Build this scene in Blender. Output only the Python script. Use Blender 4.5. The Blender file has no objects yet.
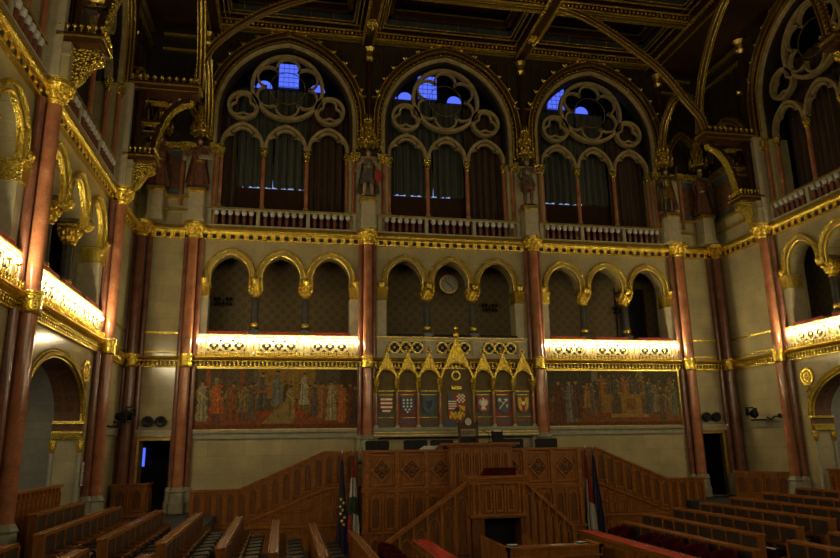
import bpy, bmesh, math, random
from mathutils import Vector, Matrix
PI = math.pi
sc = bpy.context.scene
COL = sc.collection
random.seed(7)

# ---------------------------------------------------------------- materials
def newmat(name):
    m = bpy.data.materials.new(name); m.use_nodes = True
    nt = m.node_tree; b = nt.nodes['Principled BSDF']
    return m, nt, b
def lk(nt, a, b): nt.links.new(a, b)
def coords(nt, scale=(1, 1, 1), rot=(0, 0, 0)):
    tc = nt.nodes.new('ShaderNodeTexCoord'); mp = nt.nodes.new('ShaderNodeMapping')
    mp.inputs['Scale'].default_value = scale; mp.inputs['Rotation'].default_value = rot
    lk(nt, tc.outputs['Object'], mp.inputs['Vector']); return mp.outputs['Vector']
def noise(nt, vec, scale, detail=4, rough=.55):
    n = nt.nodes.new('ShaderNodeTexNoise'); n.inputs['Scale'].default_value = scale
    n.inputs['Detail'].default_value = detail; n.inputs['Roughness'].default_value = rough
    lk(nt, vec, n.inputs['Vector']); return n.outputs['Fac']
def ramp(nt, fac, stops):
    r = nt.nodes.new('ShaderNodeValToRGB'); e = r.color_ramp.elements
    while len(e) < len(stops): e.new(.5)
    for k, (p, c) in enumerate(stops): e[k].position = p; e[k].color = (*c, 1)
    lk(nt, fac, r.inputs['Fac']); return r.outputs['Color']
def bump(nt, b, h, strength, dist=.02):
    n = nt.nodes.new('ShaderNodeBump'); n.inputs['Strength'].default_value = strength; n.inputs['Distance'].default_value = dist
    lk(nt, h, n.inputs['Height']); lk(nt, n.outputs['Normal'], b.inputs['Normal'])
def mat(name, c, r=.5, metal=0, var=.25, scale=3., bmp=0, stretch=(1, 1, 1), spec=None):
    m, nt, b = newmat(name)
    b.inputs['Roughness'].default_value = r; b.inputs['Metallic'].default_value = metal
    if spec is not None: b.inputs['Specular IOR Level'].default_value = spec
    f = noise(nt, coords(nt, stretch), scale)
    lo = tuple(x*(1-var) for x in c); hi = tuple(min(1, x*(1+var)) for x in c)
    lk(nt, ramp(nt, f, [(.3, lo), (.7, hi)]), b.inputs['Base Color'])
    if bmp: bump(nt, b, f, bmp)
    return m
def stone(name, c, bw=1.3, bh=.62, rough=.22, contrast=.07):
    m, nt, b = newmat(name)
    tc = nt.nodes.new('ShaderNodeTexCoord'); sp = nt.nodes.new('ShaderNodeSeparateXYZ'); cb = nt.nodes.new('ShaderNodeCombineXYZ')
    lk(nt, tc.outputs['Object'], sp.inputs[0]); lk(nt, sp.outputs['X'], cb.inputs['X']); lk(nt, sp.outputs['Z'], cb.inputs['Y'])
    br = nt.nodes.new('ShaderNodeTexBrick')
    br.inputs['Scale'].default_value = 1; br.inputs['Brick Width'].default_value = bw; br.inputs['Row Height'].default_value = bh
    br.inputs['Mortar Size'].default_value = .006; br.inputs['Color1'].default_value = (*[x*(1-contrast) for x in c], 1)
    br.inputs['Color2'].default_value = (*[x*(1+contrast) for x in c], 1); br.inputs['Mortar'].default_value = (*[x*.68 for x in c], 1)
    br.inputs['Bias'].default_value = 0
    lk(nt, cb.outputs[0], br.inputs['Vector'])
    n1 = noise(nt, tc.outputs['Object'], 1.1, 3); n2 = noise(nt, tc.outputs['Object'], 14, 4, .7)
    mx = nt.nodes.new('ShaderNodeMix'); mx.data_type = 'RGBA'; mx.blend_type = 'MULTIPLY'; mx.inputs['Factor'].default_value = 1
    lk(nt, br.outputs['Color'], mx.inputs['A'])
    lk(nt, ramp(nt, n1, [(.3, (.78, .76, .72)), (.7, (1.1, 1.04, .9))]), mx.inputs['B'])
    m2 = nt.nodes.new('ShaderNodeMix'); m2.data_type = 'RGBA'; m2.blend_type = 'MULTIPLY'; m2.inputs['Factor'].default_value = 1
    lk(nt, mx.outputs['Result'], m2.inputs['A']); lk(nt, ramp(nt, n2, [(.3, (.86, .86, .86)), (.7, (1.08, 1.08, 1.08))]), m2.inputs['B'])
    lk(nt, m2.outputs['Result'], b.inputs['Base Color']); b.inputs['Roughness'].default_value = rough
    return m
def marble(name, c, vein, rough=.12, scale=2.2):
    m, nt, b = newmat(name)
    v = coords(nt)
    f = noise(nt, v, scale, 8, .68); g = noise(nt, v, 40, 3, .7)
    col = ramp(nt, f, [(.3, tuple(x*.6 for x in c)), (.5, c), (.62, tuple(x*1.2 for x in c)), (.72, vein)])
    mx = nt.nodes.new('ShaderNodeMix'); mx.data_type = 'RGBA'; mx.blend_type = 'MULTIPLY'; mx.inputs['Factor'].default_value = 1
    lk(nt, col, mx.inputs['A']); lk(nt, ramp(nt, g, [(.35, (.7, .7, .7)), (.6, (1.1, 1.1, 1.1))]), mx.inputs['B'])
    lk(nt, mx.outputs['Result'], b.inputs['Base Color']); b.inputs['Roughness'].default_value = rough
    return m
def carved(name, c, r, metal, scale, strength, dark=.35):
    m, nt, b = newmat(name)
    v = coords(nt)
    vo = nt.nodes.new('ShaderNodeTexVoronoi'); vo.inputs['Scale'].default_value = scale
    lk(nt, v, vo.inputs['Vector'])
    lk(nt, ramp(nt, vo.outputs['Distance'], [(.1, c), (.75, tuple(x*dark for x in c))]), b.inputs['Base Color'])
    b.inputs['Metallic'].default_value = metal; b.inputs['Roughness'].default_value = r
    inv = nt.nodes.new('ShaderNodeMath'); inv.operation = 'SUBTRACT'; inv.inputs[0].default_value = 1
    lk(nt, vo.outputs['Distance'], inv.inputs[1]); bump(nt, b, inv.outputs[0], strength, .05)
    return m
def gilt(name, c, r, metal, scale, strength):
    m, nt, b = newmat(name)
    v = coords(nt); vo = nt.nodes.new('ShaderNodeTexVoronoi'); vo.inputs['Scale'].default_value = scale; lk(nt, v, vo.inputs['Vector'])
    f = noise(nt, v, 7)
    lk(nt, ramp(nt, f, [(.3, tuple(x*.75 for x in c)), (.65, c)]), b.inputs['Base Color'])
    b.inputs['Metallic'].default_value = metal; b.inputs['Roughness'].default_value = r
    bump(nt, b, vo.outputs['Distance'], strength, .03); return m
def emit(name, c, s):
    m, nt, b = newmat(name)
    b.inputs['Base Color'].default_value = (*c, 1); b.inputs['Emission Color'].default_value = (*c, 1)
    b.inputs['Emission Strength'].default_value = s; return m
def wood(name, c, rough=.35, ax='z', var=.4):
    st = {'z': (9, 9, .9), 'x': (.9, 9, 9), 'y': (9, .9, 9)}[ax]
    return mat(name, c, rough, 0, var, 2.2, .12, st, spec=.28)
def damask(name, a, bcol):
    m, nt, b = newmat(name)
    v = coords(nt, (1, 1, 1), (0, PI/4, 0))
    vo = nt.nodes.new('ShaderNodeTexVoronoi'); vo.inputs['Scale'].default_value = 3.2; vo.inputs['Randomness'].default_value = .12
    lk(nt, v, vo.inputs['Vector'])
    lk(nt, ramp(nt, vo.outputs['Distance'], [(.12, bcol), (.22, a), (.36, a), (.42, bcol)]), b.inputs['Base Color'])
    b.inputs['Roughness'].default_value = .8; return m
def vcol(name, rough=.6):
    m, nt, b = newmat(name); b.inputs['Specular IOR Level'].default_value = .12
    a = nt.nodes.new('ShaderNodeAttribute'); a.attribute_name = 'Col'
    f = noise(nt, coords(nt), 9, 5, .7)
    mx = nt.nodes.new('ShaderNodeMix'); mx.data_type = 'RGBA'; mx.blend_type = 'MULTIPLY'; mx.inputs['Factor'].default_value = 1
    lk(nt, a.outputs['Color'], mx.inputs['A']); lk(nt, ramp(nt, f, [(.35, (.65, .65, .65)), (.65, (1.2, 1.2, 1.2))]), mx.inputs['B'])
    lk(nt, mx.outputs['Result'], b.inputs['Base Color']); b.inputs['Roughness'].default_value = rough; return m

GOLDC = (.93, .67, .10)
M = dict(
 stone=stone('pale polished marble wall', (.43, .375, .225), rough=.16),
 stone_grey=stone('grey marble blocks', (.44, .42, .34), .9, .5, .3),
 stone_base=mat('dull grey base stone', (.27, .25, .17), .35, 0, .2, 5),
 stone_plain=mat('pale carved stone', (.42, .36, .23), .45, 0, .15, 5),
 tracery=mat('tracery limestone', (.32, .24, .105), .5, 0, .3, 4),
 red=marble('red veined marble', (.40, .155, .075), (.56, .34, .21)),
 dkred=marble('dark red marble', (.22, .088, .055), (.34, .2, .14), .18),
 dkmarble=marble('dark grey marble', (.07, .07, .065), (.14, .14, .12), .18, 6),
 white=marble('white marble', (.62, .60, .55), (.4, .4, .38), .3, 8),
 gold=gilt('gilded moulding', GOLDC, .27, .9, 22, .45),
 goldc=carved('carved gilding', GOLDC, .27, .9, 15, .9, .35),
 goldf=carved('fine carved gilding', GOLDC, .27, .9, 26, .8, .5),
 golddk=mat('dull old gilding', (.70, .50, .11), .32, .9, .3, 6),
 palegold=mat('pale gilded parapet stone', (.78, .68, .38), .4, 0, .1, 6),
 dark=mat('dark tile and hole shade', (.012, .011, .01), .8, 0, .1),  # own colour of the cornice tiles; painted shade in the parapet piercings
 woodd=wood('dark ceiling oak', (.034, .014, .006), .35),
 woodx=wood('dark oak beam', (.058, .022, .008), .3, 'x'),
 woodp=mat('near black oak panelling', (.022, .014, .009), .45, 0, .4, 3, .1, (6, 6, 1)),
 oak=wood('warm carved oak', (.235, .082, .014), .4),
 oakx=wood('warm oak rail', (.27, .095, .016), .33, 'x'),
 oaky=wood('warm oak bench board', (.24, .085, .015), .24, 'y'),
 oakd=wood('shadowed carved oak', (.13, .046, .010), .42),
 leather=mat('dark brown leather', (.035, .026, .022), .35, 0, .3, 12, .15),
 seatd=mat('black seat leather', (.010, .009, .009), .28, 0, .3, 10, spec=.22),
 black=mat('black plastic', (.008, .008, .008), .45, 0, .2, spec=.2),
 velvet=mat('dark red velvet', (.045, .004, .005), .95, 0, .4, 6, spec=.05),
 redtop=mat('red cloth desk top', (.46, .040, .022), .8, 0, .15, 6, spec=.1),
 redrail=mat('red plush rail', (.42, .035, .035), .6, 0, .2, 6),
 curtain=mat('grey green curtain', (.060, .067, .052), .75, 0, .25, 2, 0, (4, 4, .5)),
 curtainb=mat('brown curtain', (.050, .026, .012), .8, 0, .3, 2, 0, (4, 4, .5)),
 damask=damask('brown damask wall covering', (.115, .082, .038), (.155, .112, .050)),
 blueborder=mat('painted blue border', (.06, .09, .12), .6, 0, .3),
 brownpanel=damask('painted brown panel', (.085, .036, .014), (.12, .052, .02)),
 bluegrey=mat('painted blue grey band', (.035, .042, .045), .5, 0, .3),
 carpet=mat('dark blue grey carpet', (.030, .032, .034), .9, 0, .3, 8),
 carpetr=mat('dark red brown carpet', (.05, .02, .014), .9, 0, .3, 8),
 lamp=emit('frosted lamp glass', (1, .85, .52), 330),
 sky=emit('bright blue daylit glass', (.10, .17, 1.0), .95),
 skyw=emit('pale daylit glass', (.35, .52, 1.0), .75),
 lead=mat('dark window lead', (.02, .02, .03), .5),
 paint=vcol('oil painting'),
 green=mat('painted green panel', (.07, .085, .035), .5, 0, .3, 9),
 redp=mat('painted red panel', (.20, .035, .02), .5, 0, .3, 9),
 blue=mat('heraldic blue', (.045, .085, .13), .5, 0, .2, 9),
 hred=mat('heraldic red', (.30, .030, .02), .5, 0, .2, 9),
 hwhite=mat('heraldic silver', (.85, .80, .62), .45, 0, .12, 9),
 hblack=mat('heraldic black', (.02, .02, .022), .5, 0, .2, 9),
 bronze=mat('dark bronze', (.15, .105, .06), .3, .6, .4, 9),
 skin=mat('painted flesh', (.34, .19, .11), .5, 0, .2, 9),
 robeb=mat('painted brown robe', (.15, .062, .036), .4, 0, .5, 9),
 armour=mat('painted grey armour', (.22, .21, .18), .28, .6, .4, 9),
 cream=mat('painted cream cloth', (.26, .21, .13), .6, 0, .25, 7),
 flagblue=mat('flag blue cloth', (.012, .018, .075), .75, 0, .15, 5),
 flagred=mat('flag red cloth', (.33, .020, .018), .75, 0, .15, 5),
 flagwhite=mat('flag white cloth', (.50, .49, .44), .75, 0, .08, 5),
 flaggreen=mat('flag green cloth', (.012, .060, .032), .75, 0, .15, 5),
 staryellow=mat('yellow star', (.75, .52, .03), .6, 0, .1),
 clockw=mat('white clock face', (.46, .43, .33), .5, 0, .05),
 paper=mat('white paper', (.55, .53, .48), .8, 0, .05),
 steel=mat('brushed steel', (.5, .48, .42), .3, 1, .1),
)

# ---------------------------------------------------------------- mesh builder
class MB:
    def __init__(s): s.v = []; s.f = []
    def add(s, vs, fs):
        n = len(s.v); s.v += [tuple(p) for p in vs]; s.f += [tuple(i+n for i in f) for f in fs]; return s
    def box(s, x0, x1, y0, y1, z0, z1):
        v = [(x, y, z) for z in (z0, z1) for y in (y0, y1) for x in (x0, x1)]
        return s.add(v, [(0, 2, 3, 1), (4, 5, 7, 6), (0, 1, 5, 4), (2, 6, 7, 3), (0, 4, 6, 2), (1, 3, 7, 5)])
    def prism(s, poly, y0, y1):
        n = len(poly); v = [(x, y0, z) for x, z in poly]+[(x, y1, z) for x, z in poly]
        f = [tuple(range(n)), tuple(range(2*n-1, n-1, -1))]+[(i, n+i, n+(i+1) % n, (i+1) % n) for i in range(n)]
        return s.add(v, f)
    def prismx(s, poly, x0, x1):           # polygon in (y,z)
        n = len(poly); v = [(x0, y, z) for y, z in poly]+[(x1, y, z) for y, z in poly]
        f = [tuple(range(n)), tuple(range(2*n-1, n-1, -1))]+[(i, n+i, n+(i+1) % n, (i+1) % n) for i in range(n)]
        return s.add(v, f)
    def sweep(s, path, prof, closed=False):  # path in (x,z), profile (n,y) closed loop
        P = [Vector(p) for p in path]; n = len(P); k = len(prof); vs = []
        for i in range(n):
            if closed: a, c = P[i-1], P[(i+1) % n]
            else: a, c = P[max(0, i-1)], P[min(n-1, i+1)]
            d1 = (P[i]-a); d2 = (c-P[i])
            if d1.length < 1e-9: d1 = d2
            if d2.length < 1e-9: d2 = d1
            d1.normalize(); d2.normalize()
            t = d1+d2
            if t.length < 1e-6: t = d1
            t.normalize(); nn = Vector((-t.y, t.x)); m = 1/max(.35, nn.dot(Vector((-d1.y, d1.x))))
            for o, y in prof: vs.append((P[i].x+nn.x*o*m, y, P[i].y+nn.y*o*m))
        fs = []
        for i in range(n if closed else n-1):
            j = (i+1) % n
            for q in range(k): r = (q+1) % k; fs.append((i*k+q, i*k+r, j*k+r, j*k+q))
        if not closed: fs += [tuple(range(k)), tuple(range((n-1)*k+k-1, (n-1)*k-1, -1))]
        return s.add(vs, fs)
    def band(s, path, o0, o1, y0, y1, closed=False): return s.sweep(path, [(o0, y0), (o1, y0), (o1, y1), (o0, y1)], closed)
    def lathe(s, prof, c=(0, 0, 0), n=12):
        vs = []; k = len(prof)
        for r, h in prof:
            for i in range(n): a = 2*PI*i/n; vs.append((c[0]+r*math.cos(a), c[1]+r*math.sin(a), c[2]+h))
        fs = [(j*n+i, j*n+(i+1) % n, (j+1)*n+(i+1) % n, (j+1)*n+i) for j in range(k-1) for i in range(n)]
        fs += [tuple(range(n-1, -1, -1)), tuple(range((k-1)*n, k*n))]
        return s.add(vs, fs)
    def tube(s, pts, r, n=6):
        P = [Vector(p) for p in pts]; m = len(P); vs = []
        R = r if isinstance(r, (list, tuple)) else [r]*m
        ref = Vector((0, 0, 1))
        for i in range(m):
            t = (P[min(m-1, i+1)]-P[max(0, i-1)]).normalized()
            a = t.cross(ref)
            if a.length < .15: a = t.cross(Vector((0, 1, 0)))
            a.normalize(); b = t.cross(a)
            for q in range(n): w = 2*PI*q/n; vs.append(P[i]+(a*math.cos(w)+b*math.sin(w))*R[i])
        fs = [(i*n+q, i*n+(q+1) % n, (i+1)*n+(q+1) % n, (i+1)*n+q) for i in range(m-1) for q in range(n)]
        fs += [tuple(range(n-1, -1, -1)), tuple(range((m-1)*n, m*n))]
        return s.add(vs, fs)
    def ball(s, c, r, n=8, m=5, sc=(1, 1, 1)):
        vs = []; fs = []
        for j in range(1, m):
            t = PI*j/m
            for i in range(n): a = 2*PI*i/n; vs.append((c[0]+r*sc[0]*math.sin(t)*math.cos(a), c[1]+r*sc[1]*math.sin(t)*math.sin(a), c[2]+r*sc[2]*math.cos(t)))
        top = len(vs); vs.append((c[0], c[1], c[2]+r*sc[2])); vs.append((c[0], c[1], c[2]-r*sc[2]))
        for j in range(m-2):
            for i in range(n): fs.append((j*n+i, (j+1)*n+i, (j+1)*n+(i+1) % n, j*n+(i+1) % n))
        for i in range(n): fs.append((top, i, (i+1) % n)); fs.append((top+1, (m-2)*n+(i+1) % n, (m-2)*n+i))
        return s.add(vs, fs)
    def ring(s, cx, cz, R, hw, y0, y1, n=20): return s.band(circ(cx, cz, R, n), -hw, hw, y0, y1, True)
    def build(s, name, m, parent=None, smooth=False):
        me = bpy.data.meshes.new(name); me.from_pydata(s.v, [], s.f)
        bm = bmesh.new(); bm.from_mesh(me); bmesh.ops.recalc_face_normals(bm, faces=bm.faces); bm.to_mesh(me); bm.free()
        if smooth:
            for p in me.polygons: p.use_smooth = True
            try: me.set_sharp_from_angle(angle=math.radians(40))
            except Exception: pass
        me.materials.append(M[m] if isinstance(m, str) else m)
        o = bpy.data.objects.new(name, me); COL.objects.link(o)
        if parent is not None: o.parent = parent
        return o
def circ(cx, cz, R, n=20, a0=0): return [(cx+R*math.cos(a0+2*PI*i/n), cz+R*math.sin(a0+2*PI*i/n)) for i in range(n)]
def arc(cx, cz, R, a, b, n=12): return [(cx+R*math.cos(a+(b-a)*i/n), cz+R*math.sin(a+(b-a)*i/n)) for i in range(n+1)]
def arch(u, w, z0, h, n=10):               # left spring -> apex -> right spring
    if h < w: return [(u+w*math.cos(PI-PI*i/(2*n)), z0+h*math.sin(PI-PI*i/(2*n))) for i in range(2*n+1)]
    c = (h*h-w*w)/(2*w); r = w+c; t = math.acos(c/r)
    R = [(-c+r*math.cos(t*i/n), r*math.sin(t*i/n)) for i in range(n+1)]
    return [(u-x, z0+z) for x, z in R]+[(u+x, z0+z) for x, z in R[-2::-1]]
def spline(pts, n=8):
    P = [Vector(p) for p in pts]; P = [P[0]*2-P[1]]+P+[P[-1]*2-P[-2]]; out = []
    for i in range(1, len(P)-2):
        for k in range(n):
            t = k/n; a, b, c, d = P[i-1:i+3]
            out.append(.5*((2*b)+(c-a)*t+(2*a-5*b+4*c-d)*t*t+(3*b-a-3*c+d)*t**3))
    return [tuple(p) for p in out]+[tuple(P[-2])]

# ---------------------------------------------------------------- objects
def tag(o, label, cat, group=None, kind=None):
    o['label'] = label; o['category'] = cat
    if group: o['group'] = group
    if kind: o['kind'] = kind
    return o
def thing(name, label, cat, loc=(0, 0, 0), rot=0, group=None):
    o = bpy.data.objects.new(name, None); o.empty_display_size = .1; COL.objects.link(o)
    o.location = loc; o.rotation_euler = (0, 0, rot); return tag(o, label, cat, group)
def struct(o, name=None):
    o['kind'] = 'structure'; return o
def dup(r, label=None, loc=None, rot=None):
    c = r.copy(); COL.objects.link(c)
    for ch in list(r.children):
        d = ch.copy(); COL.objects.link(d); d.parent = c
        for g in list(ch.children):
            e = g.copy(); COL.objects.link(e); e.parent = d
    if label: c['label'] = label
    if loc is not None: c.location = loc
    if rot is not None: c.rotation_euler = (0, 0, rot)
    return c
def put(o, parent, loc=(0, 0, 0), rot=None):   # a copy of a part
    c = o.copy(); COL.objects.link(c); c.parent = parent; c.location = loc
    if rot: c.rotation_euler = rot
    for g in list(o.children):
        e = g.copy(); COL.objects.link(e); e.parent = c
    return c
ORD = ['first', 'second', 'third', 'fourth', 'fifth', 'sixth', 'seventh', 'eighth', 'ninth', 'tenth', 'eleventh', 'twelfth', 'thirteenth']
ROT = {'F': 0, 'L': PI/2, 'R': -PI/2}
FY, SX = 26.15, 12.15
def at(w, u, v, z):
    if w == 'F': return (u, FY-v, z)
    if w == 'L': return (-SX+v, u, z)
    return (SX-v, -u, z)
# bays: wall, centre, half width, description, key
BAYS = [('F', -6.73, 3.3, 'front wall left bay', 'f1'), ('F', 0, 3.43, 'centre bay above the rostrum', 'f2'),
        ('F', 6.73, 3.3, 'front wall right bay', 'f3'), ('L', 19.05, 3.39, 'left wall far bay', 'l1'),
        ('L', 12.28, 3.39, 'left wall near bay', 'l2'), ('R', -19.42, 3.39, 'right wall bay', 'r1')]

# ---------------------------------------------------------------- room shell
def wplace(o, w): o.location = at(w, 0, 0, 0); o.rotation_euler = (0, 0, ROT[w]); return o
def wall(name, m, outer, holes, depth, w):
    bm = bmesh.new(); loops = []
    for lp in [outer]+holes:
        vs = [bm.verts.new((x, 0, z)) for x, z in lp]
        loops.append((vs, [bm.edges.new((vs[i], vs[(i+1) % len(vs)])) for i in range(len(vs))]))
    ed = [e for _, es in loops for e in es]
    bmesh.ops.triangle_fill(bm, edges=ed, use_beauty=False, normal=(0, -1, 0))
    for vs, es in loops:
        bk = [bm.verts.new((v.co.x, depth, v.co.z)) for v in vs]
        for i in range(len(vs)):
            j = (i+1) % len(vs); bm.faces.new((vs[i], vs[j], bk[j], bk[i]))
    bmesh.ops.recalc_face_normals(bm, faces=bm.faces)
    me = bpy.data.meshes.new(name); bm.to_mesh(me); bm.free(); me.materials.append(M[m])
    o = bpy.data.objects.new(name, me); COL.objects.link(o); wplace(o, w); o['kind'] = 'structure'; return o
def S(name, mb, m, w=None, smooth=False):
    o = mb.build(name, m, None, smooth); o['kind'] = 'structure'
    if w: wplace(o, w)
    return o
AW, AP, ASP, AH = .77, 1.9, 8.5, .90      # gallery arch half width, pitch, spring, rise
WW, WS, WH = 2.56, 15.25, 3.05              # window half width, spring, rise
SPL = 13.75                                 # where stone gives way to panelling
def arcade_hole(u):
    p = [(u-AP-AW, 6.2)]
    for k in (-1, 0, 1): p += arch(u+k*AP, AW, ASP, AH, 7)
    return p+[(u+AP+AW, 6.2)]
def wall_pair(w, u0, u1, bays, extra):
    top = [(u1, -1.6), (u1, SPL)]
    for b in sorted(bays, key=lambda q: -q[1]): top += [(b[1]+WW, SPL), (b[1]+WW, 10.4), (b[1]-WW, 10.4), (b[1]-WW, SPL)]
    nm = {'F': 'wall_front', 'L': 'wall_left', 'R': 'wall_right'}[w]
    wall(nm, 'stone', [(u0, -1.6)]+top+[(u0, SPL)], [arcade_hole(b[1]) for b in bays]+extra, .75, w)
    up = [(u0, 21), (u0, SPL)]
    for b in sorted(bays, key=lambda q: q[1]): up += [(b[1]-WW, SPL)]+arch(b[1], WW, WS, WH, 10)+[(b[1]+WW, SPL)]
    wall(nm, 'woodp', up+[(u1, SPL), (u1, 21)], [], .45, w)
LOW = [(-2.45, -.5), ]
def low_arch(u): return [(u-2.45, -1)]+arch(u, 2.45, 3.0, 1.5, 10)+[(u+2.45, -1)]
wall_pair('F', -12.15, 12.15, [b for b in BAYS if b[0] == 'F'],
          [[(-11.42, 0), (-11.42, 2.45), (-10.36, 2.45), (-10.36, 0)], [(10.32, 0), (10.32, 2.45), (11.34, 2.45), (11.34, 0)]])
wall_pair('L', 8.5, FY, [b for b in BAYS if b[0] == 'L'], [low_arch(19.05), low_arch(12.28)])
wall_pair('R', -FY, -15.9, [b for b in BAYS if b[0] == 'R'], [low_arch(-19.42)])
# gallery rooms behind the arcades and the upper windows
RNG = {'F': (-12.9, 12.9), 'L': (5.0, 30.2), 'R': (-30.2, -10.0)}
for w, (a, b) in RNG.items():
    S('wall_gallery_'+{'F': 'front', 'L': 'left', 'R': 'right'}[w], MB().box(a, b, 1.95, 2.1, 5.6, 10), 'damask', w)
    S('floor', MB().box(a, b, .1 if w == 'F' else .76, 4.4, 5.3, 5.6), 'carpetr', w)
    S('ceiling', MB().box(a, b, .76, 4.4, 9.95, 10.38), 'woodd', w)
    S('wall_upper_'+{'F': 'front', 'L': 'left', 'R': 'right'}[w], MB().box(a, b, 4.0, 4.1, 10.38, 21), 'woodp', w)
# rooms behind the low side arches
for w, a, b in (('L', 8.5, 23.0), ('R', -23.2, -15.9)):
    S('wall_passage', MB().box(a, b, 2.6, 2.75, -1, 5.3), 'stone_grey', w)
    S('ceiling', MB().box(a, b, .76, 2.6, 5.1, 5.28), 'stone_plain', w)
    S('wall_passage', MB().box(a if w == 'R' else b-.1, a+.1 if w == 'R' else b, .76, 2.6, -1, 5.1), 'stone_grey', w)
# floor: stepped tiers on both sides, sunken middle
LX = [-11.6, -10.6, -9.55, -8.55, -7.5, -6.55, -5.6, -4.6]; LZ = [.83-.117*i for i in range(8)]
RX = [11.0-1.07*i for i in range(8)]; RZ = [.75-.127*i for i in range(8)]
fl = MB()
def tiers(X, Z, s, yend):
    for i in range(8):
        a = X[i]-.45*s if i else 14.9*-s
        b = X[i+1]-.45*s if i < 7 else X[7]+.95*s
        fl.box(min(a, b), max(a, b), 2, yend, -1.9, Z[i]-.93)
tiers(LX, LZ, 1, 20.15); tiers(RX, RZ, -1, 21.0)
fl.box(-8.6, 8.6, 2, 26.15, -1.9, -1.3)
fl.box(-14.9, -8.6, 20.15, 30, -1.9, -.02); fl.box(8.6, 14.9, 21.0, 30, -1.9, -.02)
S('floor', fl, 'carpet')
# dark corridors behind the two doors
for n, (a, b) in enumerate(((-11.42, -10.36), (10.32, 11.34))):
    c = MB().box(a-1.4, a-1.3, .76, 3.2, 0, 2.9).box(b+.4, b+.5, .76, 3.2, 0, 2.9).box(a-1.4, b+.5, 3.2, 3.3, 0, 2.9).box(a-1.4, b+.5, .76, 3.3, 2.8, 2.9)
    S('wall_corridor', c, 'black', 'F')
    d = thing('door', 'x', 'door', at('F', (a+b)/2, 0, 0)); del d['label']; del d['category']; d.name = 'door_%d' % (n+1); d['kind'] = 'structure'
    hw = (b-a)/2
    MB().band([(-hw-.05, 0), (-hw-.05, 2.5), (hw+.05, 2.5), (hw+.05, 0)], -.06, .06, -.06, .12).build('door_frame', 'golddk', d)
    MB().box(-hw-.15, hw+.15, -.16, .02, 2.56, 2.72).box(-hw-.2, hw+.2, -.2, .02, 2.72, 2.80).build('lintel', 'stone_plain', d)
    lf = MB().box(hw-.06, hw-.01, .1, 1.05, .02, 2.4).build('door_leaf', 'black', d)
# a daylit window at the end of the left corridor
wn = MB().box(-11.82, -11.73, 2.9, 2.95, 1.5, 2.2); o = S('window_1', wn, 'sky', 'F')

# ---------------------------------------------------------------- gilded cornices (room trim)
TR = [0]
def trim(mb, m, w=None, smooth=False):
    TR[0] += 1; return S('trim_%d' % TR[0], mb, m, w, smooth)
for w, (a, b) in (('F', (-12.15, 12.15)), ('L', (8.5, FY)), ('R', (-FY, -15.9))):
    # lower cornice
    trim(MB().box(a, b, -.10, .02, 5.02, 5.07).sweep([(a, 5.3), (b, 5.3)], [(-.02, 0), (-.02, -.18), (.03, -.24), (.07, -.2), (.12, -.18), (.12, 0)]), 'gold', w)
    trim(MB().box(a, b, -.05, .02, 5.07, 5.28), 'woodd', w)
    d = MB(); n = int((b-a)/.15)
    for i in range(n): x = a+(i+.5)*(b-a)/n; d.box(x-.04, x+.04, -.10, .0, 5.09, 5.15).ball((x, -.08, 5.2), .045, 5, 3)
    d.box(a, b, -.12, 0, 5.245, 5.275)
    trim(d, 'gold', w)
    # upper cornice with its row of gilded bosses between flush dark tiles
    trim(MB().box(a, b, -.10, .02, 9.90, 10.12).box(a, b, -.13, .02, 9.88, 9.93)
         .sweep([(a, 10.2), (b, 10.2)], [(-.08, 0), (-.08, -.20), (-.02, -.24), (.06, -.24), (.10, -.2), (.16, -.17), (.2, -.12), (.2, 0)]), 'gold', w)
    d = MB(); k = MB(); n = int((b-a)/.335)
    for i in range(n):
        x = a+(i+.5)*(b-a)/n
        d.box(x-.08, x+.08, -.105, -.09, 9.945, 10.105); k.ball((x+.1675, -.11, 10.02), .045, 6, 4)
    trim(d, 'dark', w); trim(k, 'gold', w)
    e = MB(); n = int((b-a)/.12)
    for i in range(n): e.ball((a+(i+.5)*(b-a)/n, -.235, 10.2), .04, 5, 3)
    trim(e, 'gold', w)
    # slim gilded string course between the columns at gallery level in the end strips
    z = 6.22
    for s0, s1 in {'F': ((-11.7, -10.15), (10.15, 11.7)), 'L': ((22.6, 25.9),), 'R': ((-25.9, -22.9),)}[w]:
        trim(MB().box(s0, s1, -.07, .02, 5.54, 5.60).box(s0, s1, -.05, .02, z+.02, z+.10), 'gold', w)
        trim(MB().box(s0, s1, -.1, .02, 10.98, 11.06).box(s0, s1, -.16, .02, 11.5, 11.62), 'golddk', w)
        # painted panel behind the corner statues
        trim(MB().box(s0, s1, -.03, .02, 11.62, 13.45), 'blueborder', w)
        trim(MB().box(s0+.12, s1-.12, -.05, .02, 11.85, 13.2), 'brownpanel', w)
        trim(MB().box(s0, s1, -.16, .02, 13.5, 13.78), 'goldc', w)
        # dark clerestory bands
        trim(MB().box(s0, s1, -.12, .02, 17.75, 17.87).box(s0, s1, -.14, .02, 18.4, 18.52), 'gold', w)
        c = MB()
        for i in range(5):
            u = s0+(i+.5)*(s1-s0)/5
            c.band(arch(u, (s1-s0)/11, 16.3, .5, 4), -.025, .025, -.07, 0)
            c.box(u-(s1-s0)/10-.02, u-(s1-s0)/10+.02, -.07, 0, 14.6, 17.7)
        trim(c, 'woodd', w)
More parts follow.
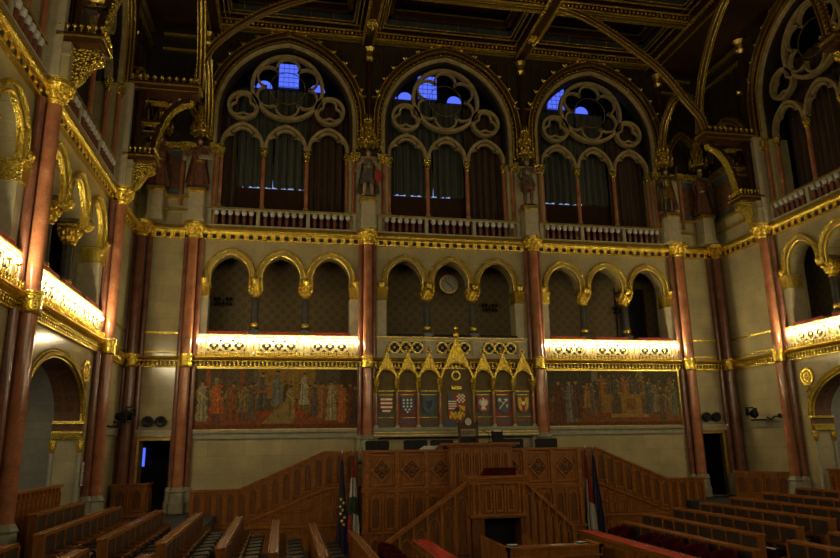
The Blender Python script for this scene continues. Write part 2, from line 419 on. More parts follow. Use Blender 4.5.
# stone ledge under the painted friezes and over the low panelling
for a, b in ((-9.7, -3.75), (3.75, 9.6)):
    trim(MB().box(a, b, -.10, .02, 2.46, 2.56).box(a, b, -.16, .02, 2.66, 2.78).box(a, b, -.06, .02, 2.56, 2.66), 'stone_base', 'F')
for w, a, b in (('L', 22.5, 25.8), ('R', -25.8, -22.9), ('F', -11.8, -10.1), ('F', 10.1, 11.8)):
    trim(MB().box(a, b, -.10, .02, 2.84, 2.92).box(a, b, -.06, .02, 2.62, 2.84), 'stone_base', w)

# ---------------------------------------------------------------- upper windows
def spandrel(w, u, hw):
    t = MB()                                     # vertical oak slats in the spandrels
    n = 14
    for i in range(n+1):
        x = -hw+.12+i*(2*hw-.24)/n; zz = 19.0
        ax = abs(x)
        if ax < 3.02:
            c = (3.5**2-3.02**2)/(2*3.02); z0 = WS+math.sqrt(max(0, (3.02+c)**2-(ax+c)**2))+.12
        else: z0 = 14.3
        if z0 < 18.7:
            t.box(u+x-.035, u+x+.035, -.06, 0, z0, 18.75)
            if i < n: t.band(arch(u+x+(hw-.12)/n, (hw-.12)/n-.03, 18.3, .25, 4), -.02, .02, -.05, 0)
    trim(t, 'woodx', w)
WN = [1]
def window(w, u, hw):
    WN[0] += 1
    r = bpy.data.objects.new('window_%d' % WN[0], None); COL.objects.link(r); r['kind'] = 'structure'
    r.location = at(w, u, 0, 0); r.rotation_euler = (0, 0, ROT[w])
    op = [(-WW, 11.2)]+arch(0, WW, WS, WH, 12)+[(WW, 11.2)]
    # stone chamfer, dark hollow with gilt beads, oak rib with gilt edges
    MB().sweep([(-WW-.02, 13.8)]+arch(0, WW+.02, WS, WH+.02, 12)+[(WW+.02, 13.8)], [(0, .3), (0, .12), (.06, .02), (.1, .0), (.13, -.08), (.24, -.12), (.26, .0)]).build('stone_moulding', 'tracery', r)
    g = MB()
    for e, h, y in ((.30, .33, -.15), (.62, .66, -.3), (.45, .5, -.22)):
        g.band([(-WW-e, 14.0)]+arch(0, WW+e, WS, WH+h, 12)+[(WW+e, 14.0)], -.022, .022, y-.02, y+.03)
    g.build('gilt_bead', 'gold', r)
    MB().sweep([(-WW-.44, 14.0)]+arch(0, WW+.44, WS, WH+.48, 14)+[(WW+.44, 14.0)], [(0, 0), (0, -.2), (.06, -.28), (.13, -.28), (.18, -.2), (.18, 0)]).build('oak_rib', 'woodx', r)
    dots = MB()
    A = [(-WW-.37, 14.0+.16*i) for i in range(8)]+arch(0, WW+.37, WS, WH+.41, 22)+[(WW+.37, 14.0+.16*i) for i in range(8)]
    for x, z in A: dots.ball((x, -.1, z), .035, 5, 4)
    dots.build('gilt_drop', 'gold', r)
    cr = MB()
    A = arch(0, WW+.70, WS, WH+.76, 8)
    for x, z in A[2:-2]: cr.ball((x, -.24, z), .085, 5, 4).ball((x+.07, -.24, z+.05), .05, 5, 4).ball((x-.07, -.24, z+.05), .05, 5, 4)
    cr.build('crocket', 'gold', r)
    # tracery
    t = MB(); y0, y1 = .12, .36
    W3 = WW*2/6
    for k in (-1, 0, 1):
        c = k*1.72
        t.band(arch(c, .81, SPL+.12, 1.04, 9), -.07, .06, y0, y1)
        # trefoil cusps under each light
        for sx in (-1, 1):
            t.band(arc(c+sx*.40, SPL+.34, .36, PI/2+sx*.15, PI/2-sx*2.0, 7), -.045, .045, y0+.05, y1-.05)
        t.band(arc(c, SPL+.56, .42, .25, PI-.25, 8), -.045, .045, y0+.05, y1-.05)
    for k in (-1, 1):
        c, cz = k*1.75, 15.72
        t.ring(c, cz, .58, .06, y0, y1, 22)
        for q in range(3):
            a = PI/2+q*2*PI/3
            t.band(arc(c+.25*math.cos(a), cz+.25*math.sin(a), .27, a-1.9, a+1.9, 9), -.04, .04, y0+.05, y1-.05)
    C = 16.66
    t.ring(0, C, 1.43, .07, y0, y1, 40)
    for q in range(6):
        a = PI/2+q*PI/3
        t.band(arc(.87*math.cos(a), C+.87*math.sin(a), .47, a-1.9, a+1.9, 12), -.04, .04, y0+.04, y1-.04)
    t.build('tracery', 'tracery', r)
    MB().ring(0, C, .72, .010, y0+.1, y1-.1, 30).build('iron_ring', 'golddk', r)
    # slender red shafts with gilt capitals
    for x in (-2.5, -.86, .86, 2.5):
        s = MB().lathe([(.085, 11.4), (.085, 13.45)], (x, .22, 0), 10).build('mullion_shaft', 'red', r, True)
        MB().lathe([(.09, 13.4), (.11, 13.46), (.1, 13.52), (.17, 13.68), (.18, 13.8)], (x, .22, 0), 10).build('mullion_capital', 'goldc', s)
        MB().lathe([(.15, 11.15), (.15, 11.28), (.11, 11.34), (.1, 11.42)], (x, .22, 0), 10).build('mullion_base', 'tracery', s)
    # daylit outer window panes far behind the tracery
    Y = 3.95
    if w == 'F':
        p = MB().box(-.47, .47, Y-.06, Y, 18.75, 19.95)
        p.prism([(-1.7, 18.62), (-1.55, 18.62), (-1.62, 18.95)], Y-.06, Y)
        p.prism(arc(-1.12, 18.62, .36, 0, PI, 10), Y-.06, Y)
        p.prism(arc(1.35, 18.62, .36, 0, PI, 10), Y-.06, Y)
        p.build('upper_pane', 'sky', r)
        l = MB()
        for i in range(5): l.box(-.47+i*.235-.008, -.47+i*.235+.008, Y-.08, Y-.06, 18.75, 19.95)
        for i in range(6): l.box(-.47, .47, Y-.08, Y-.06, 18.75+i*.24-.008, 18.75+i*.24+.008)
        l.build('lead_line', 'lead', r)
        MB().box(-1.9, 1.0, Y-.06, Y, 12.9, 14.3).build('lower_pane', 'skyw', r)
for b in BAYS: window(*b[:3]); spandrel(*b[:3])

# curtains in the upper windows
def curtain(name, w, u, v, x0, x1, z0, z1, m, label, cat='curtain', slit=None, group=None):
    r = MB(); n = max(8, int((x1-x0)/.035)); vs = []; fs = []
    for i in range(n+1):
        t = i/n; x = x0+(x1-x0)*t
        y = .07*math.sin(x*19+u)+.04*math.sin(x*41+1.3*u)
        for j in range(7):
            zz = z0+(z1-z0)*j/6
            dx = 0
            if slit and i in (0, n): dx = (.03 if i == n else -.03)*math.sin(j*2.1)
            vs.append((x+dx, y*(1-.25*j/6), zz+(.02*math.sin(x*9) if j == 0 else 0)))
    for i in range(n):
        for j in range(6): fs.append((i*7+j, i*7+7+j, i*7+8+j, i*7+1+j))
    k = len(vs); vs += [(x, y+.015, z) for x, y, z in vs]; fs += [tuple(k+q for q in f[::-1]) for f in fs]
    o = r.add(vs, fs).build(name, m, None, True)
    o.location = at(w, u, v, 0); o.rotation_euler = (0, 0, ROT[w])
    return tag(o, label, cat, group)
for w, u, hw, nm, key in BAYS:
    if key in ('l2',): continue
    pos = {'f1': 'left window of the front wall', 'f2': 'middle window of the front wall', 'f3': 'right window of the front wall', 'l1': 'far window of the left wall', 'r1': 'tall window of the right wall'}[key]
    if w == 'F':
        curtain('curtain', w, u, -.9, -1.95 if key == 'f1' else -2.7, -.5, 12.465, 16.9, 'curtain', 'grey-green curtain in the left light of the '+pos, slit=1)
        curtain('curtain', w, u, -.9, -.47, .86, 12.465, 16.9, 'curtain', 'grey-green curtain in the middle light of the '+pos, slit=1)
        curtain('curtain', w, u, -.75, .88, 2.75, 11.3, 16.7, 'curtainb', 'dark brown curtain in the right light of the '+pos)
        if key == 'f1': curtain('curtain', w, u, -.75, -2.75, -1.97, 11.3, 16.7, 'curtainb', 'dark brown curtain at the far left edge of the '+pos)
        p = thing('gallery_partition', 'low dark wooden partition below the '+pos, 'partition', at(w, u, -.95, 10.38))
        MB().box(-2.6, 2.6, -.04, .04, 0, 2.0).build('board', 'woodd', p); MB().box(-2.6, 2.6, -.08, .08, 2.0, 2.05).build('rail', 'woodx', p)
    else:
        curtain('curtain', w, u, -1.0, -2.6, 2.6, 10.5, 16.9, 'curtainb', 'dark brown curtain drawn across the '+pos)

# ---------------------------------------------------------------- columns
def leafy(mb, r, z, n):
    for k, (dr, dz, sz) in enumerate(((.03, 0, .055), (.09, .13, .062))):
        for i in range(n):
            a = 2*PI*(i+.5*k)/n
            mb.ball(((r+dr)*math.cos(a), (r+dr)*math.sin(a), z+dz), sz, 6, 4, (1, 1, 1.5)).ball(((r+dr+.04)*math.cos(a), (r+dr+.04)*math.sin(a), z+dz+.07), sz*.55, 5, 4)
    for i in range(4):
        a = PI/4+i*PI/2; mb.ball(((r+.15)*math.cos(a), (r+.15)*math.sin(a), z+.22), .07, 7, 5)
    return mb
def column(w, u, v, label, z0=0, ped=.85, corner=0):
    r = thing('marble_column', label, 'column', at(w, u, v, z0), ROT[w])
    h0 = ped; m = 'dkred' if corner else 'red'
    rad = .18
    MB().lathe([(rad*1.06, h0), (rad, h0+.8), (rad*.95, 5.0-z0)], n=16).build('shaft', m, r, True)
    MB().lathe([(rad*.97, 5.4-z0), (rad*.9, 9.9-z0)], n=16).build('shaft', m, r, True)
    for s in (-1, 1):
        MB().lathe([(.11, h0), (.10, 5.05-z0)], (s*.26, .2, 0), 10).lathe([(.10, 5.4-z0), (.10, 9.9-z0)], (s*.26, .2, 0), 10).build('side_shaft', 'dkred' if not corner else m, r, True)
    MB().lathe([(rad+.03, 4.98-z0), (rad+.06, 5.03-z0), (rad+.04, 5.08-z0), (rad+.05, 5.34-z0), (rad+.07, 5.4-z0), (rad+.07, 5.46-z0)], n=16).build('gilt_ring', 'gold', r, True)
    leafy(MB().lathe([(rad, 9.84-z0), (rad+.04, 9.92-z0), (rad+.02, 9.98-z0), (rad+.16, 10.22-z0), (rad+.22, 10.28-z0), (rad+.22, 10.42-z0)], n=12), rad+.06, 10.06-z0, 9).build('capital', 'gold', r)
    b = MB().lathe([(.32, 0), (.32, h0*.4), (.29, h0*.45), (.26, h0*.78), (.30, h0*.84), (.26, h0*.9), (.22, h0)], n=8)
    for s in (-1, 1): b.lathe([(.22, 0), (.22, h0*.42), (.19, h0*.46), (.18, h0*.8), (.2, h0*.86), (.15, h0)], (s*.26, .2, 0), 8)
    b.build('base', 'stone_base', r)
    return r
CU = [(-10.0, 'left of the left painting'), (-3.42, 'between the left painting and the gilded throne niches'),
      (3.42, 'between the gilded throne niches and the right painting'), (10.0, 'right of the right painting')]
for i, (u, d) in enumerate(CU):
    column('F', u, .35, 'tall red marble column '+d, 1.6 if i in (1, 2) else 0, .95 if i in (1, 2) else .85)
column('F', -11.85, .3, 'dark red marble column cluster in the left corner', corner=1)
column('F', 11.85, .3, 'dark red marble column cluster in the right corner beside the dark door', corner=1)
column('L', 22.43, .3, 'tall red marble column on the left wall beside the round arch, near the corner')
column('L', 15.66, .3, 'tall red marble column on the left wall nearest the photo edge', z0=-.1)
column('R', -22.8, .3, 'tall red marble column on the right wall beside the low arch')

# ---------------------------------------------------------------- galleries: arcades, parapets, lamps, balustrades
ARC0 = None
gi = 0
def gcol():
    r = thing('gallery_column', '', 'column')
    MB().lathe([(.15, .28), (.14, 1.5)], n=12).build('shaft', 'dkmarble', r, True)
    leafy(MB().lathe([(.15, 1.48), (.19, 1.53), (.15, 1.58), (.16, 1.66), (.22, 1.92), (.25, 1.96)], n=10).box(-.27, .27, -.27, .27, 1.98, 2.06), .17, 1.68, 8).build('capital', 'gold', r)
    MB().lathe([(.16, .34), (.18, .38), (.18, .46), (.16, .5)], n=12).build('gilt_collar', 'gold', r, True)
    MB().box(-.2, .2, -.2, .2, 0, .22).lathe([(.19, .22), (.2, .27), (.16, .33)], n=12).build('base', 'dkmarble', r)
    return r
GC = gcol()
first = True
for w, u, hw, nm, key in BAYS:
    rot = ROT[w]
    a = thing('gallery_arcade', 'three gilded gallery arches in the '+nm, 'arcade', at(w, u, 0, 8.0), rot)
    for k in (-1, 0, 1):
        c = k*AP
        MB().sweep([(c-AW-.0, .2)]+arch(c, AW, ASP-8, AH, 9)+[(c+AW, .2)], [(.08, .0), (.08, -.08), (.12, -.13), (.17, -.12), (.20, -.06), (.20, .02)]).build('archivolt', 'goldf', a)
        MB().sweep([(c-AW+.03, .2)]+arch(c, AW-.03, ASP-8, AH-.03, 9)+[(c+AW-.03, .2)], [(-.04, .1), (-.04, -.01), (.0, -.04), (.03, -.01), (.03, .1)]).build('inner_bead', 'gold', a)
    for c in (-1.5*AP, -.5*AP, .5*AP, 1.5*AP):
        MB().ball((c, -.14, .34), .15, 8, 5, (1, .5, 1)).ball((c, -.18, .34), .07, 6, 4).build('gilt_rosette', 'gold', a)
    for s in (-1, 1):
        x = s*(AP+AW+.15)
        MB().box(x-.2, x+.2, -.1, .5, -.3, .16).box(x-.24, x+.24, -.15, .5, .1, .2).build('impost', 'goldf', a)
        for yy in (.5,):
            MB().box(x-.19, x+.17, -.02, .6, -1.85, -.3).build('pilaster', 'stone_plain', a)
    for k in (-1, 1):
        lb = 'dark marble gallery column, %s of two in the %s' % ('left' if k < 0 else 'right', nm)
        p = at(w, u+k*AP/2, -.40, 6.26)
        if first: g = GC; g.location = p; g.rotation_euler = (0, 0, rot); g['label'] = lb; first = False
        else: dup(GC, lb, p, rot)

# parapets below the arcades
PL = 6.06
def parapet(w, u, hw, nm, lit):
    r = thing('gallery_parapet', ('brightly lit pierced gallery parapet' if lit else 'unlit stone gallery parapet with dark roundels')+' in the '+nm, 'parapet', at(w, u, 0, 5.42), ROT[w])
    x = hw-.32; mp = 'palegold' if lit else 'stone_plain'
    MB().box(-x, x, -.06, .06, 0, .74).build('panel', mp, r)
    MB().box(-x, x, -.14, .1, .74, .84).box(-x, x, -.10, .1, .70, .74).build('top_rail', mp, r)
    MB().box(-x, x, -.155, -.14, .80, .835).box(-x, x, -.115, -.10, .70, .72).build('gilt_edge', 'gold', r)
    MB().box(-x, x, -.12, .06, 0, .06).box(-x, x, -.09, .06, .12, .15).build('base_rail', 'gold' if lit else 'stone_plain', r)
    first_ = None
    for k in (-1, 0, 1):
        for j in (-1, 0, 1):
            c = k*AP+j*.45; z = .42
            if first_ is None:
                ring = MB().ring(0, 0, .21, .028, -.11, -.05, 18); hole_shade = MB()
                for q in range(4): hole_shade.prism(circ(.1*math.cos(q*PI/2), .1*math.sin(q*PI/2), .082, 10), -.068, -.058)  # flat near-black plates paint the shade inside the pierced quatrefoils
                for sx in (-1, 1):
                    for sz in (-1, 1): hole_shade.prism([(sx*.225, sz*.2), (sx*.12, sz*.22), (sx*.225, sz*.12)], -.068, -.058)
                first_ = ring.build('roundel', mp if lit else 'gold', r); first_.location = (c, 0, z)
                hole_shade.build('piercing_shade', 'dark', first_); MB().ball((0, -.075, 0), .055, 6, 4, (1, .5, 1)).build('roundel_boss', mp, first_)
            else: put(first_, r, (c, 0, z))
    for k in (-1.5, -.5, .5, 1.5):
        MB().box(k*AP-.19, k*AP+.19, -.11, .08, 0, .70).build('post', mp, r)
    if lit:
        f = MB(); n = int(2*x/.15)
        for i in range(n):
            c = -x+(i+.5)*2*x/n
            f.lathe([(.015, -.02), (.03, .02), (.018, .06), (.03, .1), (.0, .17)], (c, -.26, .02), 5)
        f.box(-x, x, -.28, -.06, -.04, 0)
        f.build('gilt_cresting', 'gold', r)
    for k in (-1, 0, 1):
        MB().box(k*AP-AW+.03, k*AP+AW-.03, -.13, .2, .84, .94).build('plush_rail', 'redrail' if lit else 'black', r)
def lamp0():
    r = thing('parapet_lamp', '', 'lamp')
    MB().tube([(0, .10, -.28), (0, .05, -.3), (0, 0, -.22), (0, 0, -.1)], .016, 6).lathe([(.02, -.12), (.07, -.09), (.075, -.07)], n=8).build('bracket', 'gold', r)
    MB().ball((0, 0, 0), .05, 8, 6).build('globe', 'lamp', r, True)
    return r
L0 = lamp0(); firstl = True
for w, u, hw, nm, key in BAYS:
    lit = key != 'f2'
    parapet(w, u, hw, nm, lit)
    if lit:
        n = 13
        for i in range(n):
            c = u+(i-(n-1)/2)*.463
            lb = 'glowing globe lamp, %s from the left, on the parapet of the %s' % (ORD[i], nm)
            p = at(w, c, .19, 6.0)
            if firstl: L0.location = p; L0.rotation_euler = (0, 0, ROT[w]); L0['label'] = lb; firstl = False; L0['group'] = 'globe lamps along the gallery parapets'
            else: dup(L0, lb, p, ROT[w])
# upper balustrades
bal = MB().lathe([(.06, 0), (.07, .03), (.045, .07), (.075, .2), (.05, .46)], n=8).build('baluster', 'dkred', None, True)
bcap = MB().lathe([(.035, .40), (.085, .46), (.11, .53), (.10, .59), (.05, .64)], n=9).build('baluster_capital', 'white', bal, True)
for w, u, hw, nm, key in BAYS:
    r = thing('balustrade', 'stone balustrade with dark white-capped balusters under the window, '+nm, 'balustrade', at(w, u, .02, 10.42), ROT[w])
    x = hw-.42
    MB().box(-x, x, -.10, .12, .67, .72).box(-x, x, -.13, .14, .72, .78).build('top_rail', 'stone_plain', r)
    MB().box(-x, x, -.15, -.11, .72, .775).build('gilt_edge', 'golddk', r)
    MB().box(-x, x, -.2, .14, 0, .05).build('plinth', 'stone_plain', r)
    xs = [-x+.09, -x/3, x/3, x-.09]
    for c in xs: MB().box(c-.07, c+.07, -.12, .12, .05, .67).build('post', 'stone_plain', r)
    for k in range(3):
        for i in range(6):
            c = xs[k]+(i+1)*(xs[k+1]-xs[k])/7
            put(bal, r, (c, -.085, .04))
            if w != 'F': put(bal, r, (c+.05, .10, .04)).scale = (1.25, 1.25, 1.0)
bpy.data.objects.remove(bcap); bpy.data.objects.remove(bal)

# ---------------------------------------------------------------- statues, pedestals, canopies
def skin_mesh(J, E_, name, m, parent):
    me = bpy.data.meshes.new(name); me.from_pydata([j[0] for j in J], E_, [])
    o = bpy.data.objects.new(name, me); COL.objects.link(o)
    md = o.modifiers.new('s', 'SKIN'); md.use_smooth_shade = True
    for i, j in enumerate(J):
        sv = me.skin_vertices[0].data[i]; q = j[1]; sv.radius = (q, q) if not isinstance(q, tuple) else q
        sv.use_root = (i == 0)
    o.modifiers.new('u', 'SUBSURF').levels = 2
    dg = bpy.context.evaluated_depsgraph_get(); ev = o.evaluated_get(dg)
    nm = bpy.data.meshes.new_from_object(ev)
    o.modifiers.clear(); o.data = nm; nm.name = name; nm.materials.clear(); nm.materials.append(M[m])
    for p in nm.polygons: p.use_smooth = True
    o.parent = parent; return o
def statue(w, u, v, z, label, hands, legs, cloth, bodym, headm, robe, hat=None, prop=None, cloak=None, H=2.1, turn=0):
    r = thing('statue', label, 'statue', at(w, u, v, z), ROT[w]+turn)
    s = H/1.80
    def q(x, y, zz): return (x*s, y*s, zz*s)
    J = [(q(0, 0, .95), .15*s), (q(0, .01, 1.15), .135*s), (q(0, .0, 1.36), .165*s), (q(0, 0, 1.47), .085*s), (q(0, -.01, 1.54), .055*s), (q(0, -.02, 1.62), .088*s), (q(0, -.015, 1.73), .092*s)]
    E_ = [(0, 1), (1, 2), (2, 3), (3, 4), (4, 5), (5, 6)]
    for k, sx in ((0, -1), (1, 1)):
        el, ha = hands[k]; n = len(J)
        J += [(q(sx*.20, 0, 1.40), .075*s), (q(*el), .055*s), (q(*ha), .042*s)]
        d = Vector(ha)-Vector(el); d.normalize(); hp = Vector(ha)
        J += [(q(*(hp+d*.07)), (.035*s, .025*s))]
        E_ += [(2, n), (n, n+1), (n+1, n+2), (n+2, n+3)]
        for fx in (-.028, 0, .028):
            J.append((q(hp.x+d.x*.15+fx, hp.y+d.y*.15-.01, hp.z+d.z*.15), .010*s)); E_.append((n+3, len(J)-1))
        J.append((q(hp.x+d.x*.08-sx*.05, hp.y-.03, hp.z+d.z*.08), .012*s)); E_.append((n+2, len(J)-1))
    for k, sx in ((0, -1), (1, 1)):
        kn, ft = legs[k]; n = len(J)
        J += [(q(sx*.1, 0, .86), .115*s), (q(*kn), .075*s), (q(ft[0], ft[1], .1), .05*s), (q(ft[0], ft[1]-.13, .035), (.04*s, .03*s))]
        E_ += [(0, n), (n, n+1), (n+1, n+2), (n+2, n+3)]
    skin_mesh(J, E_, 'body', bodym, r)
    f = MB().ball(q(0, -.105, 1.655), .02*s, 6, 4, (.8, 1, 1.5)).ball(q(-.035, -.095, 1.69), .014*s, 5, 4).ball(q(.035, -.095, 1.69), .014*s, 5, 4).ball(q(0, -.02, 1.66), .103*s, 10, 7, (.85, .85, 1.1))
    f.build('head', headm, r, True)
    h = MB().ball(q(0, .012, 1.70), .112*s, 10, 6, (.95, .95, 1.05))
    if hat == 'helmet': h.lathe([(.125*s, 0), (.11*s, .05*s), (.06*s, .12*s), (.01, .17*s)], q(0, 0, 1.72), 10)
    if hat == 'crown': h.lathe([(.1*s, 0), (.115*s, .09*s)], q(0, 0, 1.76), 8)
    if hat == 'veil': h.tube([q(0, .06, 1.74), q(0, .10, 1.6), q(0, .13, 1.4)], [.1*s, .11*s, .13*s], 8)
    h.build('hair' if not hat else {'helmet': 'helmet', 'crown': 'crown', 'veil': 'veil'}[hat], {'helmet': 'armour', 'crown': 'gold', 'veil': 'robeb'}.get(hat, 'hblack'), r, True)
    z0, z1, rb, rt, m = robe                     # skirt or robe with folds
    vs = []; fs = []; n = 32; K = 12
    PR = [(0, 1), (.3, .8), (.55, .62), (.64, .56), (.8, .70), (.92, .66), (1, .34)]
    for j in range(K+1):
        t = j/K; zz = z0+(z1-z0)*t
        for (ta, ra), (tb, rb_) in zip(PR, PR[1:]):
            if ta <= t <= tb: rr = rb*(ra+(rb_-ra)*(t-ta)/(tb-ta))
        for i in range(n):
            a = 2*PI*i/n; fo = 1+.17*(1-t)*math.sin(8*a+u+2*t)+.07*(1-t)*math.sin(3*a)
            vs.append(q(rr*fo*math.cos(a)*1.12, rr*fo*math.sin(a)*.85, zz))
    for j in range(K):
        for i in range(n): fs.append((j*n+i, j*n+(i+1) % n, (j+1)*n+(i+1) % n, (j+1)*n+i))
    MB().add(vs, fs).build(cloth, m, r, True)
    wz = z0+(z1-z0)*.62
    MB().lathe([(rb*.62*s, wz*s), (rb*.64*s, (wz+.05)*s)], n=14).build('belt', 'golddk', r)
    if cloak:
        vs = []; fs = []
        for j in range(9):
            t = j/8; zz = 1.45-t*1.25
            for i in range(9):
                a = PI*(-.06+1.12*i/8); rr = .17+.17*t+.035*t*math.sin(9*a+u)
                vs.append(q(rr*math.cos(a)*1.1, rr*math.sin(a)*.8, zz))
        for j in range(8):
            for i in range(8): fs.append((j*9+i, j*9+i+1, j*9+10+i, j*9+9+i))
        k = len(vs); vs += [(x*.96, y*.96, zz) for x, y, zz in vs]; fs += [tuple(k+t for t in f[::-1]) for f in fs]
        MB().add(vs, fs).build('cloak', cloak, r, True)
    if prop == 'shield':
        MB().prism([tuple(c*s for c in p) for p in [(.2, .95), (.42, .95), (.44, .65), (.31, .42), (.19, .65)]], -.24*s, -.2*s).build('shield', 'hred', r)
    if prop == 'staff': MB().tube([q(.36, -.1, .02), q(.36, -.1, 1.75)], .018*s, 6).ball(q(.36, -.1, 1.78), .05*s).build('staff', 'bronze', r)
    if prop == 'sword': MB().box(-.36*s, -.32*s, -.14*s, -.12*s, .1*s, .92*s).box(-.42*s, -.26*s, -.15*s, -.11*s, .92*s, .95*s).build('sword', 'armour', r)
    if prop == 'bundle': MB().ball(q(-.44, -.16, 1.02), .11*s, 8, 6, (.8, .8, 1.1)).build('bundle', 'cream', r, True); MB().box(.02*s, .42*s, -.3*s, -.16*s, 1.0*s, 1.1*s).build('cloth_fold', 'cream', r)
    MB().lathe([(.30*s, 0), (.30*s, .03*s), (.26*s, .04*s)], n=10).build('foot_plate', 'bronze', r)
    return r
std = (((-.12, -.03, .5), (-.13, 0)), ((.12, -.02, .5), (.14, .02)))
HZ = 11.74; SV = .46
down = lambda sx: ((sx*.33, .03, 1.16), (sx*.37, -.1, .92))
statue('F', -9.97, SV, HZ, 'statue of a figure in brown robe with pale bundle, left of the left window', (((-.36, -.02, 1.2), (-.44, -.14, 1.06)), ((.30, -.05, 1.15), (.1, -.24, 1.08))), std, 'robe', 'robeb', 'skin', (.06, 1.42, .30, .20, 'robeb'), None, 'bundle', 'robeb')
statue('F', -3.44, SV, HZ, 'statue of a bare-legged warrior with red shield, between left and middle windows', (((-.34, .02, 1.18), (-.44, -.12, .98)), ((.33, .03, 1.16), (.36, -.1, .92))), std, 'tunic', 'skin', 'skin', (.48, 1.44, .27, .20, 'armour'), None, 'shield', 'armour')
st3 = statue('F', 3.3, SV, HZ, 'statue of a helmeted warrior in brown skirt, between middle and right windows', (((-.33, .03, 1.16), (-.3, -.14, .96)), ((.36, -.05, 1.3), (.5, -.2, 1.45))), std, 'mail_coat', 'bronze', 'skin', (.82, 1.44, .25, .21, 'armour'), 'helmet', None, None)
MB().lathe([(.30, .74), (.31, .8), (.24, 1.08), (.2, 1.1)], n=12).build('skirt', 'robeb', st3, True)
statue('F', 9.72, SV, HZ, 'statue in gilded tunic raising one arm, right of the right window', (((-.34, .02, 1.18), (-.34, -.14, .95)), ((.40, -.05, 1.45), (.42, -.1, 1.74))), std, 'gilt_tunic', 'bronze', 'skin', (.55, 1.44, .24, .2, 'golddk'), None, 'sword', 'robeb')
statue('F', 11.42, SV, HZ, 'statue of a crowned figure in long dark robe, upper right corner', (down(-1), ((.34, -.02, 1.2), (.36, -.14, 1.05))), std, 'robe', 'robeb', 'skin', (.05, 1.42, .29, .2, 'robeb'), 'crown', 'staff', 'robeb')
statue('F', -11.42, SV, HZ, 'statue of a veiled figure in a dark robe, half hidden in the upper left corner', (down(-1), down(1)), std, 'robe', 'robeb', 'skin', (.05, 1.42, .29, .2, 'robeb'), 'veil', None, None)
PED = [('F', -9.97, 'far left front'), ('F', -3.44, 'left of the middle window'), ('F', 3.3, 'right of the middle window'), ('F', 9.75, 'far right front'), ('F', 11.42, 'upper right corner'), ('F', -11.42, 'upper left corner')]
p0 = None; c0 = None
def ped():
    r = thing('statue_pedestal', '', 'pedestal', group='stone pedestals carrying the statues')
    MB().box(-.30, .30, -.3, .3, 0, .12).box(-.26, .26, -.26, .3, .12, 1.12).box(-.27, .27, -.27, .3, .2, .26).box(-.27, .27, -.27, .3, .5, .54).build('block', 'stone_plain', r)
    MB().box(-.32, .32, -.32, .3, 1.14, 1.28).box(-.29, .29, -.29, .3, 1.1, 1.14).build('gilt_cap', 'golddk', r); return r
def canopy():
    r = thing('statue_canopy', '', 'canopy', group='gilded canopies above the statues')
    MB().lathe([(.36, 0), (.38, .08), (.30, .12), (.30, .2)], n=8).build('canopy_ring', 'goldc', r)
    b = MB().lathe([(.27, .15), (.2, .5), (.25, .56), (.17, .62), (.12, .95), (.16, 1.0)], n=8).build('canopy_tower', 'goldc', r)
    p = MB().lathe([(.05, -.12), (.03, .1), (.055, .16), (.0, .42)], n=5).build('pinnacle', 'gold')
    for i in range(8):
        a = 2*PI*i/8
        for rr, o, z in ((.37, 0, .10), (.14, .39, .98), (.23, .39, .56)): put(p, r, (rr*math.cos(a+o), rr*math.sin(a+o), z))
    bpy.data.objects.remove(p); return r
P0 = ped(); K0 = canopy()
for i, (w, u, d) in enumerate(PED):
    lp = 'stone pedestal with gilt cap under the statue, '+d; lc = 'spiky gilded canopy above the statue, '+d
    pp, pc = at(w, u, SV-.02, 10.44), at(w, u, SV-.05, 14.02)
    if i == 0: P0.location = pp; P0['label'] = lp; K0.location = pc; K0['label'] = lc
    else: dup(P0, lp, pp); dup(K0, lc, pc)
# stone piers and gilt capitals flanking the windows beside each statue; oak shaft above the canopy
for w, us in (('F', (-10.0, -3.37, 3.37, 10.0)), ('L', (15.66, 22.43)), ('R', (-22.8,))):
    for u in us:
        t = MB().box(u-.5, u+.5, -.06, .02, 10.4, 13.55)
        if w == 'F': trim(t, 'stone_plain', w)
        else: trim(MB().box(u-.42, u+.42, -.45, .02, 10.4, 14.0), 'stone_plain', w)
        g = MB()
        for s in (-1, 1): g.box(u+s*.55-.2, u+s*.55+.2, -.22, .02, 13.52, 13.8).box(u+s*.55-.16, u+s*.55+.16, -.16, .02, 13.42, 13.52)
        trim(g, 'goldc', w)
        sh = MB()
        for s in (-1, 1): sh.lathe([(.07, 11.2), (.07, 13.45)], (u+s*.62, -.08, 0), 8)
        trim(sh, 'red', w, True)
        trim(MB().lathe([(.13, 14.2), (.12, 18.5)], (u, -.14, 0), 8).box(u-.03, u+.03, -.3, -.2, 14.2, 18.4), 'woodd', w)
        trim(MB().lathe([(.12, 18.0), (.2, 18.15), (.14, 18.2), (.16, 18.45), (.26, 18.6)], (u, -.16, 0), 8).box(u-.45, u+.45, -.15, -.02, 16.35, 16.42).ball((u-.4, -.2, 16.42), .1, 6, 4).ball((u+.4, -.2, 16.42), .1, 6, 4), 'golddk', w)

